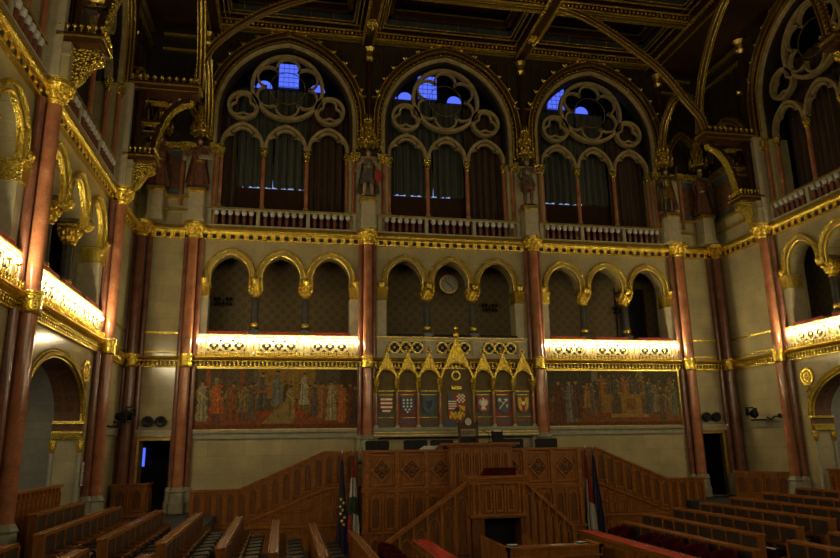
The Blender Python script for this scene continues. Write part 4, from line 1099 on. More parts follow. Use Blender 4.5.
def diamond():
    zz = 2.66
    q = MB().band([(-.33, zz), (0, zz+.36), (.33, zz), (0, zz-.36)], -.03, .03, -.06, 0, True).band([(-.39, 2.18), (.39, 2.18), (.39, 3.14), (-.39, 3.14)], -.03, .03, -.045, 0, True).build('diamond_panel', 'oakx')
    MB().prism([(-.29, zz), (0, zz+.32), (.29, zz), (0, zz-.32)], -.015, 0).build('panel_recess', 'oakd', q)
    k = MB().ball((0, -.03, zz), .12, 8, 5, (1, .4, 1))
    for t in range(4): k.ball((.19*math.cos(t*PI/2), -.03, zz+.19*math.sin(t*PI/2)), .07, 6, 4, (1, .4, 1)); k.ball((.13*math.cos(t*PI/2+.785), -.03, zz+.13*math.sin(t*PI/2+.785)), .055, 6, 4, (1, .4, 1))
    k.build('rosette', 'oakd', q); return q
D0 = diamond()
stl = MB().box(-.07, .07, -.09, 0, 2.1, 3.22).box(-.05, .05, -.07, 0, .74, 1.95).build('buttress', 'oakx')
for seq in ((-3.72, -2.72, -1.72, -.72), (.74, 1.74, 2.74, 3.74)):
    for a, b in zip(seq, seq[1:]): put(D0, Rr, ((a+b)/2, 0, 0))
    for a in seq: put(stl, Rr, (a, 0, 0))
    lancets(Rr, seq[0]+.05, seq[3]-.05, 6, .74, 1.95, 0); lancets(Rr, seq[0]+.05, seq[3]-.05, 6, .02, .66, 0)
for o in list(D0.children)+[D0, stl]: bpy.data.objects.remove(o)
# central pulpit of the speaker
MB().box(-1.0, 1.18, -.42, .1, 1.6, 3.36).box(-1.08, 1.3, -.48, .1, 3.36, 3.42).box(-1.18, 1.42, -.56, .25, 3.42, 3.5).build('presidential_desk', 'oak', Rr)
lancets(Rr, -.92, 1.1, 6, 2.0, 3.3, -.42, .02)
# side staircases along the wall
for s in (-1, 1):
    P = lambda pts: [(s*x, z) for x, z in pts][::s]
    sd = 'left' if s < 0 else 'right'
    r = thing('stair_parapet', 'sloping carved oak stair parapet on the %s side of the rostrum' % sd, 'stair parapet', (0, 24.8, -1.3))
    MB().prism(P([(3.86, 0), (9.45, 0), (9.45, 2.05), (7.85, 2.05), (5.05, 3.24), (3.86, 3.24)]), 0, .08).build('parapet_wall', 'oak', r)
    MB().band(P([(3.86, 3.26), (5.07, 3.26), (7.87, 2.07), (9.45, 2.07)]), -.035, .035, -.06, .14).build('hand_rail', 'oakx', r)
    MB().band(P([(3.86, 2.05), (4.9, 2.05), (8.0, .86), (9.4, .86)]), -.03, .03, -.06, 0).build('string_rail', 'oakx', r)
    MB().box(min(s*3.86, s*9.45), max(s*3.86, s*9.45), -.07, 0, .80, .88).build('ledge', 'oakx', r)
    top = lambda x: 3.24 if x < 5.05 else max(2.05, 3.24-(x-5.05)*.425)
    bot = lambda x: 2.05 if x < 4.9 else max(.9, 2.05-(x-4.9)*.384)
    n = 15; st = (9.4-3.95)/n
    for i in range(n):
        c = 3.95+(i+.5)*st; w = st/2-.05
        za = max(bot(c-w), bot(c+w))+.06; zb = min(top(c-w), top(c+w))-.06
        p = MB().band([(s*c-w, za+.05)]+arch(s*c, w, zb-w*1.4, w*1.4, 4)+[(s*c+w, za+.05), (s*c-w, za+.05)], -.02, .02, -.045, 0).build('lancet_panel', 'oakx', r)
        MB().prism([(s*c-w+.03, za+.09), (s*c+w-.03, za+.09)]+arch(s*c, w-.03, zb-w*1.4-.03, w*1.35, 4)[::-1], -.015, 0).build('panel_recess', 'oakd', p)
        MB().box(s*(c-st/2)-.025, s*(c-st/2)+.025, -.055, 0, max(.88, bot(c-st/2)-.02), top(c-st/2)).build('stile', 'oakx', r)
        zl = .9; q = MB()
        while bot(c+w) > zl+.22:
            h2 = min(.42, bot(c+w)-zl-.1)
            q.band([(s*c-w, zl+.04), (s*c+w, zl+.04), (s*c+w, zl+h2), (s*c-w, zl+h2)], -.02, .02, -.035, 0, True); zl += .46
        q.band([(s*c-w, .08), (s*c+w, .08), (s*c+w, .74), (s*c-w, .74)], -.02, .02, -.035, 0, True).build('square_panel', 'oakx', r)
# speaker's lectern in front with its own stairs
L_ = thing('orator_lectern', 'projecting oak lectern with dark opening below, in front of the rostrum', 'lectern', (0, 20.9, -1.3))
MB().box(-.86, .84, 0, .75, 1.36, 2.36).build('lectern_body', 'oak', L_)
MB().box(-.92, .90, -.10, .78, 2.36, 2.42).box(-.96, .94, -.14, .8, 2.42, 2.5).box(-.89, .87, -.07, .76, 2.26, 2.36).build('ledge', 'oakx', L_)
MB().box(-.92, .90, -.1, .76, 1.32, 1.40).box(-.88, .86, -.05, .76, 1.28, 1.32).build('lower_moulding', 'oakx', L_)
lancets(L_, -.5, .55, 3, 1.42, 2.26, 0)
for xx in (-.78, -.62, .66, .78): MB().lathe([(.045, 1.4), (.03, 1.5), (.035, 2.1), (.06, 2.26)], (xx, -.03, 0), 8).build('colonnette', 'oakx', L_)
MB().box(-.84, -.46, 0, .7, 0, 1.3).box(.68, .84, 0, .7, 0, 1.3).build('lectern_base', 'oakd', L_)
MB().box(-.46, .68, .6, .7, 0, 1.28).build('opening_shade', 'black', L_)  # black sheet painting the darkness inside the opening
for s, x1, z1, nm in ((-1, 3.45, .58, 'left'), (1, 2.35, .95, 'right')):
    P = lambda pts: [(s*x, z) for x, z in pts][::s]
    r = thing('lectern_stair', 'sloping carved oak stair rail on the %s of the lectern' % nm, 'stair rail', (0, 21.05, -1.3))
    zt = lambda x: 2.3+(z1-2.3)*(x-.9)/(x1-.9)
    MB().prism(P([(.9, 0), (x1, 0), (x1, z1), (.9, 2.3)]), 0, .08).build('stair_wall', 'oakd', r)
    MB().band(P([(.86, 2.34), (x1+.04, z1+.02)]), -.05, .05, -.07, .15).build('hand_rail', 'oakx', r)
    MB().box(min(s*x1, s*(x1+.14)), max(s*x1, s*(x1+.14)), -.06, .14, 0, z1+.05).build('newel_post', 'oak', r)
    q = MB(); n = 6
    for i in range(n):
        a = .9+(x1-.9)*i/n; b = .9+(x1-.9)*(i+1)/n; c = (a+b)/2; w = (b-a)/2-.06
        q.box(s*a-.035, s*a+.035, -.05, 0, 0, zt(a)-.03)
        zb = zt(b)-.12
        if zb > .5: q.band([(s*c-w, .3)]+arch(s*c, w, zb-w*1.4, w*1.4, 4)+[(s*c+w, .3), (s*c-w, .3)], -.02, .02, -.04, 0)
    q.build('carved_panelling', 'oak', r)
    for i in range(7):
        a = .9+(x1-.9)*i/7; b = .9+(x1-.9)*(i+1)/7
        MB().box(min(s*a, s*b), max(s*a, s*b), .08, 1.2, 0, max(.12, zt(b)-.85)).build('step', 'oakd', r)
for x, nm in ((-.51, 'left'), (.74, 'right')):
    g = thing('swing_gate', 'low oak swing gate with carved panels on the %s of the lectern opening' % nm, 'gate', (x, 20.2, -1.3), 0)
    MB().prism([(-.28, .1), (.28, .1), (.28, .67 if x < 0 else .56), (-.28, .91)], -.03, .03).build('gate_panel', 'oak', g)
    q = MB()
    for i in range(4): q.box(-.24+i*.16-.02, -.24+i*.16+.02, -.055, -.03, .15, .58)
    q.build('gate_stile', 'oakx', g)
# things standing on the rostrum
b = thing('document_rest', 'dark red cloth-covered reading rest lying on the lectern ledge', 'reading rest', (.18, 21.35, 1.2))
MB().prism([(-.55, 0), (.5, 0), (.5, .22), (-.42, .22)], -.16, .16).build('cushion', 'velvet', b); MB().box(-.02, .02, -.165, .165, 0, .225).box(.1, .14, -.165, .165, 0, .225).build('ribbon', 'black', b)
c = thing('presidential_chair', 'throne chair with gabled back and round emblem behind the speaker desk', 'chair', (.08, 24.5, .75)); c.scale = (.86, .9, .97)
MB().box(-.38, .38, 0, .1, .9, 1.72).box(-.42, -.34, -.03, .12, 0, 2.05).box(.34, .42, -.03, .12, 0, 2.05).prism([(-.44, 2.0), (.44, 2.0), (.44, 2.12), (.2, 2.3), (.08, 2.55), (0, 2.85), (-.08, 2.55), (-.2, 2.3), (-.44, 2.12)], 0, .1).lathe([(.04, 0), (.06, .1), (.0, .22)], (-.4, .05, 2.12), 6).lathe([(.04, 0), (.06, .1), (.0, .22)], (.4, .05, 2.12), 6).build('carved_frame', 'woodx', c)
MB().box(-.33, .33, -.04, 0, .75, 1.7).box(-.36, .36, -.5, 0, .5, .62).build('leather_back', 'black', c)
MB().box(-.34, .34, -.03, 0, 1.76, 1.96).build('pale_frieze', 'cream', c); o = MB().lathe([(.14, 0), (.14, .03)], n=14).build('emblem', 'clockw', c); o.location = (0, 0, 2.26); o.rotation_euler = (PI/2, 0, 0)
g = MB()
for i in range(9): g.box(-.32+i*.075, -.28+i*.075, -.04, -.03, 1.79, 1.93)
g.build('frieze_carving', 'oakd', c)
def chair0():
    r = thing('leather_chair', '', 'chair')
    MB().prism([(-.4, 1.0), (.4, 1.0), (.42, 1.56), (.36, 1.6), (-.36, 1.6), (-.42, 1.56)], 0, .1).build('backrest', 'seatd', r)
    MB().box(-.38, .38, -.55, 0, .45, .58).build('seat', 'seatd', r); [MB().box(sx*.42-.04, sx*.42+.04, -.5, .05, .3, .9).build('armrest', 'black', r) for sx in (-1, 1)]
    MB().box(-.4, .4, -.5, .05, 0, .3).build('chair_base', 'black', r); return r
C0 = chair0()
for i, (x, d) in enumerate(((-3.25, 'at the far left of the rostrum desk'), (-1.9, 'second from the left at the rostrum desk'), (-.95, 'just left of the speaker desk'), (1.65, 'just right of the speaker desk'), (2.95, 'at the far right of the rostrum desk'))):
    p = (x, 24.3, .72); lb = 'low black leather chair '+d
    if i == 0: C0.location = p; C0['label'] = lb
    else: dup(C0, lb, p)
S('floor', MB().box(-3.8, 3.8, 23.5, 26.1, -.6, .72), 'carpetr')
mo = thing('desk_monitor', 'small black monitor on the speaker desk right of the throne chair', 'monitor', (.78, 23.2, 2.2))
MB().prismx([(.0, .02), (.06, .02), (.16, .36), (.10, .38)], -.2, .2).build('screen_housing', 'black', mo); MB().box(-.24, .24, -.08, .2, 0, .03).build('stand', 'black', mo); MB().box(-.12, .14, .04, .18, .36, .42).build('paper_on_top', 'paper', mo)
mi = thing('microphone', 'thin bent black microphone beside the monitor on the speaker desk', 'microphone', (.48, 23.25, 2.2))
MB().tube([(0, 0, 0), (0, 0, .2), (-.05, 0, .34), (-.16, 0, .38)], .012, 6).ball((-.2, 0, .39), .03).build('gooseneck', 'black', mi); MB().lathe([(.06, 0), (.05, .03)], n=10).build('mic_base', 'black', mi)
pa = thing('paper_stack', 'pile of white papers on the rostrum desk left of the speaker desk', 'papers', (-1.6, 23.5, 2.0))
q = MB()
for i in range(6): q.box(-.3+i*.03, .2+i*.02, -.15, .15, i*.02, i*.02+.018)
q.build('sheets', 'paper', pa); q = MB().box(.28, .48, -.1, .1, 0, .14).build('wooden_box', 'oakx', pa)

# flags in the two corners of the rostrum
def flag(label, x, y, z0, h, bands, lean=0, stars=False):
    r = thing('flag', label, 'flag', (x, y, -1.3))
    MB().tube([(0, 0, 0), (lean, 0, h)], .022, 8).build('flagpole', 'oakd', r)
    MB().lathe([(.02, 0), (.045, .05), (.02, .09), (.035, .13), (0, .26)], (lean, 0, h), 8).build('finial', 'steel', r)
    for bi, bd in enumerate(bands):
        m, t0, t1 = bd[:3]; f0, f1 = bd[3:] if len(bd) > 3 else (0, 1)
        vs = []; fs = []; nx, nz = 10, 14
        for j in range(nz+1):
            f = f0+(f1-f0)*j/nz; zz = h-.12-(h-z0)*f
            for i in range(nx+1):
                t = t0+(t1-t0)*i/nx
                wdt = .08+.30*min(1, f*1.25)
                skew = .05*f
                vs.append((lean*(zz/h)+(t-.5)*wdt+skew, -.03+.06*math.sin(t*15+f*2.2)*min(1, .3+f), zz-.25*abs(t-.5)*f))
        for j in range(nz):
            for i in range(nx): fs.append((j*(nx+1)+i, j*(nx+1)+i+1, (j+1)*(nx+1)+i+1, (j+1)*(nx+1)+i))
        k = len(vs); vs += [(a, b+.012, c) for a, b, c in vs]; fs += [tuple(k+q for q in f[::-1]) for f in fs]
        o = MB().add(vs, fs).build('cloth', m, r, True)
        if stars:
            sm = MB()
            for q in range(8):
                f = .42+.035*q*1.1; t = (.3, .62, .22, .5, .26, .7, .4, .6)[q]
                wdt = .08+.30*min(1, f*1.25); zz = h-.12-(h-z0)*f; cx = lean*(zz/h)+(t-.5)*wdt+.05*f
                sm.prism([(cx+(.062 if n % 2 == 0 else .026)*math.sin(n*PI/5), zz+(.062 if n % 2 == 0 else .026)*math.cos(n*PI/5)) for n in range(10)], -.125, -.10)
            sm.build('star', 'staryellow', o)
    return r
flag('dark blue flag with yellow stars on a pole, left of the rostrum', -4.50, 23.9, .15, 3.1, [('flagblue', 0, 1)], 0, True)
flag('red, white and green flag on a pole beside the blue flag left of the rostrum', -4.16, 23.8, .62, 3.1, [('flagred', 0, 1, 0, .22), ('flagwhite', 0, 1, .22, .46), ('flaggreen', 0, 1, .46, .68), ('flagwhite', .32, 1, .68, 1), ('flagred', 0, .32, .68, 1)], .02)
flag('red, white and green flag on a pole right of the rostrum', 4.25, 23.9, .55, 3.1, [('flaggreen', -.08, .12, .3, .95), ('flagwhite', .1, .5, .3, .62), ('flagred', .1, 1, 0, .3), ('flagred', .5, 1, .3, .62), ('flagwhite', .12, 1, .62, 1)], .0)
flag('dark blue flag on a pole at the outer side, right of the rostrum', 4.58, 24.0, .55, 3.1, [('flagblue', 0, 1)], 0, False)
# ---------------------------------------------------------------- low side arches, ornaments, wainscots
for w, u, nm in (('L', 19.05, 'low round arch with gilt edge in the left wall'), ('L', 12.28, 'low round arch at the left photo edge'), ('R', -19.42, 'low round arch with gilt edge in the right wall')):
    r = thing('side_arch', nm, 'arch', at(w, u, 0, 0), ROT[w])
    A = [(-2.45, 2.95)]+arch(0, 2.45, 3.0, 1.5, 12)+[(2.45, 2.95)]
    MB().band(A, .0, .11, -.08, .03).band(A, .15, .19, -.05, .0).build('archivolt', 'goldf', r)
    MB().band(A, -.02, .02, .0, .74).build('soffit', 'brownpanel', r)
    MB().band(A, -.05, -.01, -.02, .04).build('inner_bead', 'gold', r)
    for s in (-1, 1):
        x = s*2.45
        MB().box(x-.12, x+.12, -.1, .74, 2.88, 2.96).box(x-.10, x+.10, -.08, .74, 2.62, 2.68).build('impost_gilding', 'gold', r)
        MB().box(x-.09, x+.09, -.06, .74, 2.68, 2.88).build('impost_frieze', 'brownpanel', r); MB().box(x-.09, x+.09, -.06, .74, 2.46, 2.62).build('impost_carving', 'goldf', r)
        for yy in (-.03, .7):
            sh = MB().lathe([(.06, .3), (.055, 2.1)], (s*2.42, yy, 0), 8).build('arch_shaft', 'stone_grey', r, True)
            MB().lathe([(.06, 2.08), (.09, 2.2), (.11, 2.36), (.11, 2.42)], (s*2.42, yy, 0), 8).build('gilt_capital', 'gold', sh)
def ornament():
    r = thing('wall_ornament', '', 'ornament')
    g = MB().ring(0, 0, .27, .035, -.07, 0, 20).ring(0, 0, .14, .03, -.06, 0, 14)
    for i in range(6): g.tube([(0, -.04, 0), (.26*math.cos(i*PI/3), -.04, .26*math.sin(i*PI/3))], .02, 5)
    for i in range(12): g.ball((.31*math.cos(i*PI/6), -.04, .31*math.sin(i*PI/6)), .05, 5, 4)
    g.build('gilt_wreath', 'gold', r)
    d = MB(); d.tube([(0, -.05, -.3), (.05, -.05, -.5), (-.04, -.05, -.7), (.03, -.05, -.95)], [.04, .05, .04, .02], 6)
    for i in range(5): d.ball((.06*(-1)**i, -.05, -.4-.12*i), .055, 6, 4)
    d.build('hanging_garland', 'goldf', r); return r
O0 = ornament()
for i, (w, u, z, lb) in enumerate((('L', 21.3, 4.35, 'gilded wreath ornament on the left wall between arch and far red column'), ('L', 16.5, 4.35, 'gilded wreath ornament on the left wall beside the column nearest the photo edge'), ('R', -21.85, 4.35, 'gilded wreath ornament with garland on the right wall beside the red column'))):
    if i == 0: O0.location = at(w, u, .0, z); O0.rotation_euler = (0, 0, ROT[w]); O0['label'] = lb
    else: dup(O0, lb, at(w, u, .0, z), ROT[w])
n_ = thing('notice_plate', 'narrow upright white notice plate on the pilaster behind the left wall column', 'sign', at('L', 22.0, .02, 1.15), ROT['L'])
MB().box(-.13, .13, -.03, 0, 0, .66).build('plate', 'paper', n_)
q = MB()
for i in range(9): q.box(-.08, .08 if i % 3 else .03, -.034, -.03, .06+i*.06, .085+i*.06)
q.build('lettering', 'black', n_)
def wains(label, p0, p1, h, z, n, name='wainscot'):
    d = Vector(p1)-Vector(p0); L = d.length
    r = thing(name, label, 'wood panelling', (p0[0], p0[1], z), math.atan2(d.y, d.x))
    MB().box(0, L, -.02, .06, 0, h).build('board', 'oak', r); MB().box(-.02, L+.02, -.08, .1, h, h+.06).box(0, L, -.05, -.02, 0, .12).build('rail', 'oakx', r)
    lancets(r, .03, L-.03, n, .12, h, -.02, .02)
wains('carved oak wainscot in the left corner beside the dark door', (-12.0, 25.2), (-10.9, 25.2), 1.0, -.02, 2)
wains('carved oak wainscot end turned towards the left dark door', (-10.9, 25.2), (-10.9, 26.0), 1.0, -.02, 1)
wains('curved low oak wainscot against the right wall between the corner and the red column', (10.9, 25.0), (11.95, 23.1), .95, -.02, 4)
wains('carved oak screen filling the lower part of the left round arch', (-12.3, 16.3), (-12.3, 20.7), 1.22, -.02, 14, 'arch_screen')
wains('carved oak screen filling the lower part of the right round arch', (12.3, 21.7), (12.3, 17.2), 1.1, -.02, 12, 'arch_screen')
bx = thing('wooden_box', 'small dark wooden box standing behind the screen in the left arch', 'box', (-12.9, 16.6, 1.28)); MB().box(-.2, .2, -.25, .25, 0, .35).build('carcass', 'oakd', bx); MB().box(-.22, .22, -.27, .27, .35, .38).build('lid', 'oakd', bx)
S('floor', MB().box(-14.9, -12.0, 8.5, 23, -.6, -.02).box(12.0, 14.9, 15.9, 23.2, -.6, -.02), 'carpetr')
# loudspeakers above the doors, lamps and spotlights
def spk():
    r = thing('loudspeaker', '', 'loudspeaker')
    o = MB().lathe([(.03, 0), (.15, .02), (.19, .1), (.17, .16), (.19, .18), (.15, .19), (.05, .15)], n=18).build('cone_housing', 'black', r, True); o.rotation_euler = (PI/2, 0, 0)
    o = MB().lathe([(.0, .15), (.06, .19), (.0, .21)], n=12).build('dust_cap', 'seatd', r, True); o.rotation_euler = (PI/2, 0, 0)
    MB().box(-.03, .03, -.02, .05, -.05, .05).box(-.22, .22, -.03, -.01, -.02, .02).build('mount', 'black', r); return r
K = spk()
for i, (u, lb) in enumerate(((-11.17, 'round black loudspeaker above the left door, the left one of its pair'), (-10.74, 'round black loudspeaker above the left door, the right one of its pair'), (10.62, 'round black loudspeaker above the right door, the left one of its pair'), (11.06, 'round black loudspeaker above the right door, the right one of its pair'))):
    p = at('F', u, .05, 3.1)
    if i == 0: K.location = p; K['label'] = lb
    else: dup(K, lb, p)
def spot():
    r = thing('spotlight', '', 'spotlight')
    MB().tube([(0, .25, -.28), (0, 0, -.28), (0, 0, -.1)], .02, 6).box(-.12, .12, -.02, .02, -.12, -.09).box(-.3, .3, .2, .26, -.32, -.26).build('bracket', 'black', r)
    o = MB().lathe([(.08, -.18), (.12, -.1), (.13, .1), (.17, .2), (.15, .2), (.11, .1)], n=12).build('lamp_housing', 'black', r, True); o.rotation_euler = (1.9, 0, .5)
    MB().box(-.19, -.15, -.3, -.1, -.12, .14).box(.15, .19, -.3, -.1, -.1, .16).box(-.17, .17, -.32, -.28, .14, .2).build('barn_door', 'black', r); return r
K = spot()
for i, (p, rz, lb) in enumerate((((-11.55, 23.6, 3.15), 1.2, 'black spotlight on the left wall between the red column and the corner'), ((-11.5, 24.1, 3.3), .6, 'second black spotlight clamped beside the first on the left wall'), ((11.6, 24.3, 3.2), -1.2, 'black spotlight on the right wall between the corner and the red column'))):
    if i == 0: K.location = p; K.rotation_euler = (0, 0, rz); K['label'] = lb
    else: dup(K, lb, p, rz)
cb = thing('cable', 'black coiled cable hanging on the right wall beside the spotlight', 'cable', (11.9, 23.5, 3.0)); MB().tube([(.0, .5, .0), (-.03, .25, -.1), (-.03, 0, .02), (-.05, -.2, .0), (-.05, -.35, .05), (-.03, -.5, 0)], .03, 6).ball((-.06, -.3, .02), .09).ball((-.06, -.52, .0), .08).build('cable_coil', 'black', cb)
# iron wall lamps inside the galleries
def sconce():
    r = thing('gallery_sconce', '', 'wall lamp')
    q = MB().tube([(-.3, -.2, 0), (0, -.12, -.06), (.3, -.2, 0)], .02, 5).tube([(0, 0, 0), (0, -.12, -.06), (0, -.2, .1)], .025, 5)
    for x in (-.3, -.15, .15, .3): q.ball((x, -.2, .12), .07, 7, 5, (1, 1, 1.3)).ball((x, -.2, -.1), .06, 7, 5)
    q.build('iron_arms', 'black', r); MB().lathe([(.05, 0), (.08, .03), (.02, .06)], (0, -.1, -.18), 8).build('iron_boss', 'bronze', r); return r
K = sconce()
for i, (w, u, lb) in enumerate((('F', -9.0, 'dark iron wall lamp in the gallery, left arch of the front wall'), ('F', 2.1, 'dark iron wall lamp inside the gallery right of the clock'), ('F', 8.2, 'dark iron wall lamp in the gallery, front wall right bay'), ('R', -19.9, 'dark iron wall lamp inside the gallery of the right wall'))):
    p = at(w, u, -1.93, 7.85)
    if i == 0: K.location = p; K['label'] = lb; K.rotation_euler = (0, 0, ROT[w])
    else: dup(K, lb, p, ROT[w])
db = thing('gallery_door', 'tall dark doorway leaf inside the gallery at the far right arch of the front wall', 'door panel', at('F', 8.75, -1.9, 5.6)); MB().box(-.6, .6, -.04, .04, 0, 3.2).build('door_leaf', 'black', db); MB().band([(-.65, 0), (-.65, 3.25), (.65, 3.25), (.65, 0)], -.05, .05, -.06, .04).build('door_frame', 'woodd', db)

# ---------------------------------------------------------------- benches
# prototype row: runs along +Y from its base point, seats facing +X
SEATP = .6
def bench(n, seats=True, hgt=.9):
    L = n*SEATP
    r = thing('bench_row', '', 'bench')
    MB().box(-.03, .03, 0, L, 0, hgt-.04).build('back_board', 'oak', r)
    MB().box(-.11, .05, -.03, L+.03, hgt-.035, hgt).build('desk_top', 'oaky', r)
    MB().box(-.125, -.105, -.03, L+.03, hgt-.04, hgt+.015).box(.03, .06, -.03, L+.03, hgt-.05, hgt+.012).build('desk_edge', 'oakx', r)
    e = MB().box(-.10, .28 if seats else .08, -.03, .03, 0, hgt-.34).box(-.10, .08, -.03, .03, hgt-.34, hgt-.04).build('end_panel', 'oak', r)
    put(e, r, (0, L, 0))
    return r, L
panel_p = MB().box(.03, .075, .045, SEATP-.045, .5, .84).build('back_cushion', 'leather')
stile_p = MB().box(.03, .085, -.035, .035, .1, .86).build('back_stile', 'oak')
arm_p = MB().band([(.09, .54), (.25, .54), (.25, .1)], -.022, .022, -.03, .03).build('armrest', 'oaky')
seat_p = MB().prism([(.29, .38), (.30, .42), (.60, .44), (.64, .41), (.64, .36), (.30, .32)], .09, SEATP-.09).build('seat', 'seatd')
frame_p = MB().box(.24, .285, .05, .09, .05, .5).box(.24, .285, SEATP-.09, SEATP-.05, .05, .5).box(.235, .29, .05, SEATP-.05, .47, .53).build('seat_frame', 'oaky')
MB().box(.25, .27, .09, SEATP-.09, .1, .47).build('frame_leather', 'leather', frame_p)
PROTO = [frame_p, panel_p, stile_p, arm_p, seat_p]
def bench_row(X, y0, n, zf, face, label, group, seats=True):
    r, L = bench(n, seats)
    for i in range(n+1):
        put(stile_p, r, (0, i*SEATP, 0))
        if seats: put(arm_p, r, (0, i*SEATP, 0))
        if i < n:
            put(panel_p, r, (0, i*SEATP, 0))
            if seats: put(seat_p, r, (0, i*SEATP, 0)); put(frame_p, r, (0, i*SEATP, 0))
    if face < 0: r.location = (X, y0+L, zf); r.rotation_euler = (0, 0, PI)
    else: r.location = (X, y0, zf)
    r['label'] = label; r['group'] = group; return r
for i in range(8):
    o = ORD[i]
    lb = 'wooden bench row with dark leather backs against the left wall screen' if i == 0 else 'long wooden bench row in the left block, %s from the left wall' % o
    y0, n = (16.6, 6) if i == 0 else (13.85, 10)
    if i == 7: y0, n = 14.0, 8; lb = 'wooden back screen with leather panels behind the left velvet chairs, eighth from the left wall'
    bench_row(LX[i], y0, n, LZ[i]-.93+.03, 1, lb, 'bench rows of the left block', i < 7)
    if 1 <= i <= 4:
        bench_row(LX[i], 9.6, 5, LZ[i]-.93+.03, 1, 'near bench row at the lower photo edge, %s from the left wall' % o, 'near bench rows of the left block')
for i in range(8):
    y1 = [19.4, 20.4, 20.6, 20.8, 20.8, 20.6, 20.6, 19.9][i]
    n = 9 if i < 7 else 10
    bench_row(RX[i], y1-n*SEATP, n, RZ[i]-.93+.03, -1, 'long wooden bench row in the right block, %s from the right wall' % ORD[i] if i < 7 else 'long wooden back screen with leather panels behind the right velvet chairs', 'bench rows of the right block', i < 7)
    if i < 7:
        bench_row(RX[i], y1-n*SEATP-1.0-6*SEATP, 6, RZ[i]-.93+.03, -1, 'near bench row before the right cross aisle, %s from the right wall' % ORD[i], 'near bench rows of the right block')
for o in list(frame_p.children)+PROTO: bpy.data.objects.remove(o)
# red-topped ministers' desks and velvet chairs
def desk(x, y0, y1, label, s):
    r = thing('front_desk', label, 'desk', (x, y0, -1.3)); L = y1-y0
    MB().box(-.22, .22, 0, L, .90, .94).build('red_cloth_top', 'redtop', r)
    MB().box(-.25, .25, -.03, L+.03, .85, .90).box(-.20, -.15, 0, L, 0, .85).box(.15, .2, 0, L, 0, .85).box(-.2, .2, L-.05, L, 0, .85).box(-.2, .2, 0, .05, 0, .85).build('desk_body', 'oak', r)
    MB().box(-.25, -.225, -.03, L+.03, .90, .95).box(.225, .25, -.03, L+.03, .90, .95).build('desk_edge', 'oaky', r)
    q = MB(); n = int(L/.55)
    for i in range(n): q.band([], 0, 0, 0, 0) if False else q.box(-.225, -.2, i*L/n+.06, (i+1)*L/n-.06, .15, .2).box(-.225, -.2, i*L/n+.06, (i+1)*L/n-.06, .7, .75).box(-.225, -.2, i*L/n+.04, i*L/n+.09, .1, .8)
    q.build('carved_panelling', 'oaky', r)
    for i in range(int(L/.75)):
        MB().box(-s*.12-.04, -s*.12+.04, L-.5-i*.75-.05, L-.5-i*.75+.05, .94, .96).tube([(-s*.12, L-.5-i*.75, .96), (-s*.12, L-.45-i*.75, 1.0)], .012, 5).build('brass_fitting', 'steel', r)
desk(-2.72, 13.2, 19.5, 'long narrow wooden desk with bright red cloth top left of the centre aisle', 1)
desk(2.36, 13.2, 20.1, 'long narrow wooden desk with bright red cloth top in front of the right benches', -1)
def vchair():
    r = thing('velvet_chair', '', 'chair')
    A = [(.36*math.cos(t), .36*math.sin(t)) for t in [PI/2*.75+i*(PI*1.25)/12 for i in range(13)]]
    vs = []; fs = []
    for k, (ro, zz) in enumerate(((1, .3), (1.02, .62), (1.0, .9), (.92, 1.0), (.8, .98), (.78, .5))):
        for i, (x, y) in enumerate(A):
            dz = 0 if k in (0, 5) else .12*math.cos((i-6)/6*PI/2)-.1
            vs.append((x*ro, y*ro, zz+dz))
    for k in range(5):
        for i in range(12): fs.append((k*13+i, k*13+i+1, (k+1)*13+i+1, (k+1)*13+i))
    MB().add(vs, fs).build('curved_back', 'velvet', r, True)
    MB().lathe([(.3, .36), (.32, .42), (.3, .5), (.1, .52)], n=14).build('seat', 'velvet', r, True)
    MB().lathe([(.28, 0), (.05, .05), (.05, .36)], n=10).build('pedestal', 'black', r); return r
V = vchair(); k = 0
for x, ys, s, nm in ((-3.72, (17.9, 16.9, 15.9), 0, 'behind the left red-topped desk'), (3.02, (19.3, 17.6, 16.55, 15.5, 14.45), PI, 'behind the right red-topped desk')):
    for i, y in enumerate(ys):
        lb = 'rounded dark red velvet chair %s, %s from the rostrum' % (nm, ORD[i])
        p = (x, y, -1.3+.1)
        if k == 0: V.location = p; V['label'] = lb; V['group'] = 'velvet chairs of the front row'; V.rotation_euler = (0, 0, s)
        else: dup(V, lb, p, s)
        k += 1
S('floor', MB().box(-4.3, -3.2, 13, 20, -1.3, -1.2).box(2.62, 3.5, 13, 20.2, -1.3, -1.2), 'carpetr')
# stenographers' table in the middle
t = thing('clerks_table', 'wide oak table with raised edge at the bottom centre before the lectern', 'table', (.45, 17.6, -1.3))
MB().box(-1.3, 1.25, .02, .85, .78, .83).build('table_top', 'oak', t)
MB().box(-1.32, 1.27, -.05, .06, .84, .90).box(-1.32, -1.22, -.05, .85, .84, .90).box(1.17, 1.27, -.05, .85, .84, .90).build('raised_edge', 'oakx', t)
MB().box(-1.28, 1.23, -.02, .04, 0, .84).box(-1.28, -1.22, -.02, .85, 0, .84).box(1.17, 1.23, -.02, .85, 0, .84).build('table_body', 'oak', t)
MB().box(-1.3, 1.25, -.05, -.02, .62, .67).box(-1.3, 1.25, -.05, -.02, .1, .2).build('moulding', 'oakx', t)
for i, (x, y, lb) in enumerate(((-.5, 18.2, 'white papers lying at the left end of the clerks table'), (.72, 18.2, 'single white sheet near the middle of the clerks table'), (1.4, 18.2, 'white papers lying at the right end of the clerks table'))):
    p = thing('loose_papers', lb, 'papers', (x, y, -.468), .2*i)
    MB().box(-.17, .17, -.1, .1, 0, .012).build('sheet', 'paper', p)
    if i != 1: MB().box(-.1, .15, -.08, .1, .012, .05).build('folder', 'black', p); MB().box(-.14, .12, -.09, .09, .05, .06).build('sheet', 'paper', p)

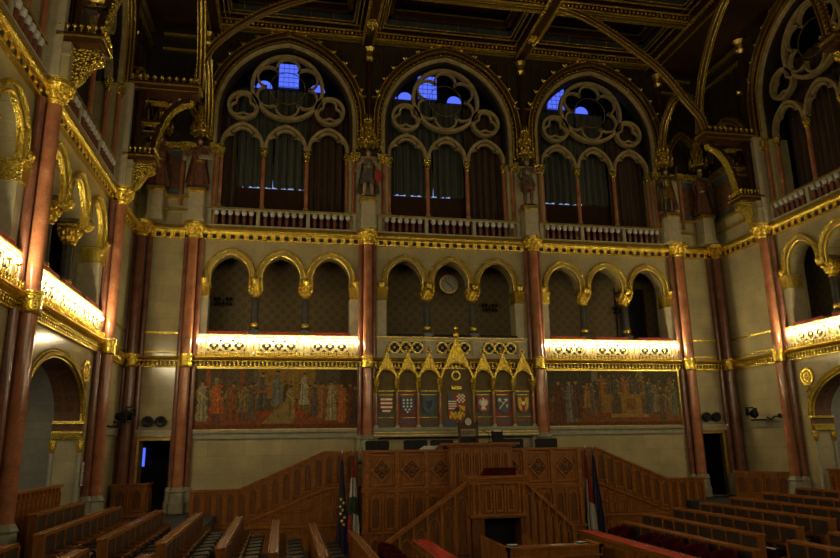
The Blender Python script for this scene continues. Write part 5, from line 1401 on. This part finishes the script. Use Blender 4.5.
# unseen gallery slab behind the camera, added to shade the benches
S('floor', MB().box(-14, 14, -6, 2.4, 5.3, 5.6), 'woodd')
S('floor', MB().box(-14, 14, -6, 2.0, -1.9, -.05), 'carpet')
# ---------------------------------------------------------------- light, world, camera
def area(name, loc, rot, sx, sy, e, c=(1, .80, .5)):
    l = bpy.data.lights.new(name, 'AREA'); l.shape = 'RECTANGLE'; l.size = sx; l.size_y = sy; l.energy = e; l.color = c
    o = bpy.data.objects.new(name, l); o.location = loc; o.rotation_euler = rot; COL.objects.link(o); return o
WARM = (1, .82, .48)
# broad lights standing in for the unseen lit gallery parapets beside the camera
area('gallery_lamps_left', (-11.3, 3, 6.5), (PI/2, 0, -PI/2), 12, 2.5, 330, WARM)
area('gallery_lamps_right', (11.3, 6.5, 6.5), (PI/2, 0, PI/2), 17, 2.5, 480, WARM)
area('gallery_fill_back', (0, -4, 8.4), (PI/2, 0, 0), 22, 5.4, 760, WARM)  # added broad fill, enlarged so the gilding has something bright to reflect
for nm, x, y in (('passage_lamp_left', -13.5, 18.0), ('passage_lamp_left_near', -13.5, 12.0), ('passage_lamp_right', 13.5, 19.4)):
    area(nm, (x, y, 4.9), (0, 0, 0), .6, 2.5, 34, (1, .93, .75))
wd = bpy.data.worlds.new('hall_air'); sc.world = wd; wd.use_nodes = True
wd.node_tree.nodes['Background'].inputs['Color'].default_value = (1, .75, .45, 1)
wd.node_tree.nodes['Background'].inputs['Strength'].default_value = .004
cam = bpy.data.cameras.new('camera'); co = bpy.data.objects.new('camera', cam); COL.objects.link(co); sc.camera = co
FPX, YAW, PITCH, ROLL = 684.842, 11.146, 13.624, -.876
cam.sensor_width = 36; cam.lens = FPX*36/840; cam.clip_end = 200
y_, p_, r_ = map(math.radians, (YAW, PITCH, ROLL))
fw = Vector((math.sin(y_)*math.cos(p_), math.cos(y_)*math.cos(p_), math.sin(p_)))
rt = Vector((math.cos(y_), -math.sin(y_), 0)); up = rt.cross(fw)
r2 = rt*math.cos(r_)+up*math.sin(r_); u2 = up*math.cos(r_)-rt*math.sin(r_)
co.matrix_world = Matrix(((r2.x, u2.x, -fw.x, -6.44), (r2.y, u2.y, -fw.y, 0), (r2.z, u2.z, -fw.z, 2.15), (0, 0, 0, 1)))
vs_ = sc.view_settings
vs_.view_transform = 'Standard'; vs_.look = 'None'; vs_.gamma = 1; vs_.use_curve_mapping = False; vs_.exposure = .08
